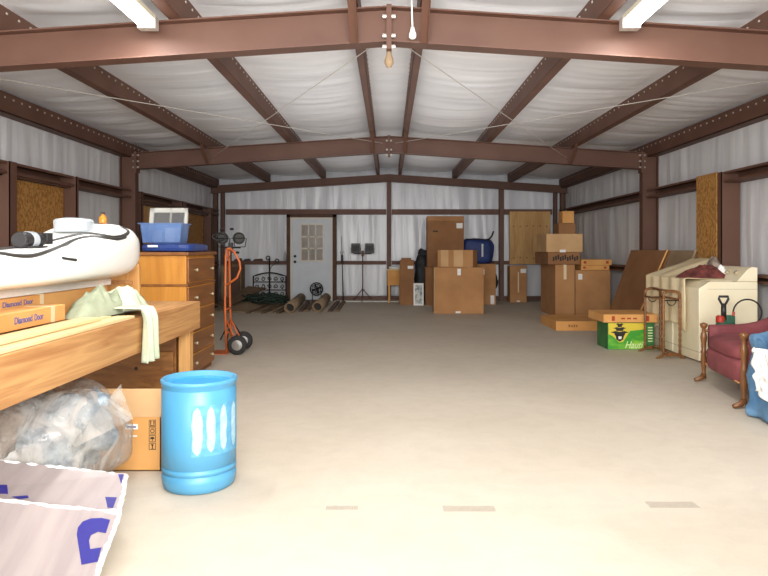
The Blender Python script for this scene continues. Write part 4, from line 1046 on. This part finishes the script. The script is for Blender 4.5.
# ------------------------------------------------------------------ pump sprayer
sx, sy = 3.52, 6.92
t = thing('pump_sprayer', 'pump sprayer with black handle and looping hose behind the armchair', 'sprayer', (sx, sy, 0))
obj('bottle', MB().lathe([(0, 0), (.07, 0), (.078, .02), (.078, .42), (.07, .5), (.05, .55), (0, .555)], (sx, sy, 0), 28), 'pumpgreen', t, smooth=True)
obj('collar', MB().lathe([(0, .53), (.045, .53), (.045, .59), (.03, .60), (0, .60)], (sx-.03, sy-.01, 0), 20), 'pumpred', t, smooth=False)
obj('shoulder', MB().box(sx+.02, sx+.11, sy-.05, sy+.05, .50, .60), 'pumpgreen', t, bev=.01)
obj('pump_shaft', MB().tube([(sx, sy-.02, .58), (sx, sy-.02, .72)], .026, 12), 'black', t, smooth=True)
obj('handle', MB().tube([(sx-.02, sy-.02, .72), (sx-.05, sy-.02, .775), (sx-.045, sy-.02, .80), (sx+.045, sy-.02, .80), (sx+.05, sy-.02, .775), (sx+.02, sy-.02, .72)], .013, 8, closed=True), 'black', t, smooth=True)
P = [(sx+.10, sy-.02, .58)]+[(sx+.25+.15*math.cos(a), sy-.02, .63+.14*math.sin(a)) for a in [math.radians(200-i*14) for i in range(22)]]
obj('hose', MB().tube(P, .0085, 8), 'rubber', t, smooth=True)
obj('hose_fitting', MB().tube([(sx+.10, sy-.02, .56), (sx+.105, sy-.02, .64)], .014, 8), 'pumpred', t)

# floor smudges (old tape marks on the slab)
for (px, py, w, h) in ((469, 509, .26, .07), (342, 508, .16, .05), (672, 505, .25, .08)):
    Yg = H*F/(py-CY); g = at(px, py, Yg)
    mb = MB(); mb.grid(lambda u, v: Vector((g.x+(u-.5)*w+.01*noise.noise(Vector((v*4, u*4, px))), g.y+(v-.5)*h+.01*noise.noise(Vector((u*5, v, px))), .0015)), 10, 6)
    o = obj('floor_stain', mb, 'stain'); o['kind'] = 'structure'

# groups of repeats
GR = {'pine_board': 'pine boards on the workbench', 'long_carton': 'long orange cartons on the workbench', 'floor_board': 'dusty boards on the floor near the door',
      'cardboard_tube': 'cardboard tubes on the floor near the door', 'flat_cardboard': 'flattened cardboard on the floor at far left', 'strip_light': 'fluorescent strip lights under the roof',
      'thin_carton': 'thin flat cartons by the right wall', 'small_carton': 'small cartons topping the right stack', 'cardboard_sheet': 'cardboard sheets leaning on the right wall',
      'washing_machine': 'washing machines along the right wall', 'work_light': 'work lights on stands', 'small_tool': 'tools on the back wall rail', 'strand_board': 'strand boards on the side walls',
      'plywood_panel': 'plywood panels on the walls', 'clothes_pile': 'clothes heaped on the washing machines'}
for o in bpy.data.objects:
    if o.parent is None and 'label' in o and o.name.split('.')[0] in GR: o['group'] = GR[o.name.split('.')[0]]

# ------------------------------------------------------------------ light
def area(name, loc, target, sx_, sy_, e, col=(1, 1, 1)):
    l = bpy.data.lights.new(name, 'AREA'); l.shape = 'RECTANGLE'; l.size = sx_; l.size_y = sy_; l.energy = e; l.color = col
    o = bpy.data.objects.new(name, l); C.objects.link(o); o.location = loc
    o.rotation_euler = (Vector(target)-Vector(loc)).to_track_quat('-Z', 'Y').to_euler(); return o
area('daylight_opening', (0, -6.5, 2.2), (0, 9, 1.45), 9, 3.4, 1090, (1, .985, .96))
area('bounce_flash', (-.5, .1, 2.75), (-.3, 5, .2), 1.6, 1.0, 22, (1, .99, .97))
for sg in (-1, 1): area('tube_glow', (sg*1.83, 4.35, 2.95), (sg*1.83, 4.35, 0), .12, 1.1, 30)
area('ceiling_bounce', (0, 1.0, 1.9), (0, 5.0, 3.0), 1.4, .6, 175)
area('roof_fill', (0, 8.2, 1.95), (0, 8.2, 4), 4, 4.5, 32)  # unseen fill lamps added over the floor to brighten the roof liner
area('roof_fill', (0, 13.6, 1.95), (0, 13.6, 4), 4, 4, 20)
w = bpy.data.worlds.new('world'); bpy.context.scene.world = w; w.use_nodes = True
w.node_tree.nodes['Background'].inputs[0].default_value = (.95, .97, 1, 1); w.node_tree.nodes['Background'].inputs[1].default_value = 1.2

cam = bpy.data.cameras.new('camera'); co = bpy.data.objects.new('camera', cam); C.objects.link(co)
co.location = (0, 0, H); co.rotation_euler = (PI/2, 0, 0); cam.sensor_width = 36; cam.lens = F/768*36
cam.shift_x = -5/768; cam.shift_y = -39/768; cam.clip_start = .02
bpy.context.scene.camera = co
vs = bpy.context.scene.view_settings; vs.view_transform = 'Standard'; vs.look = 'None'; vs.exposure = 0
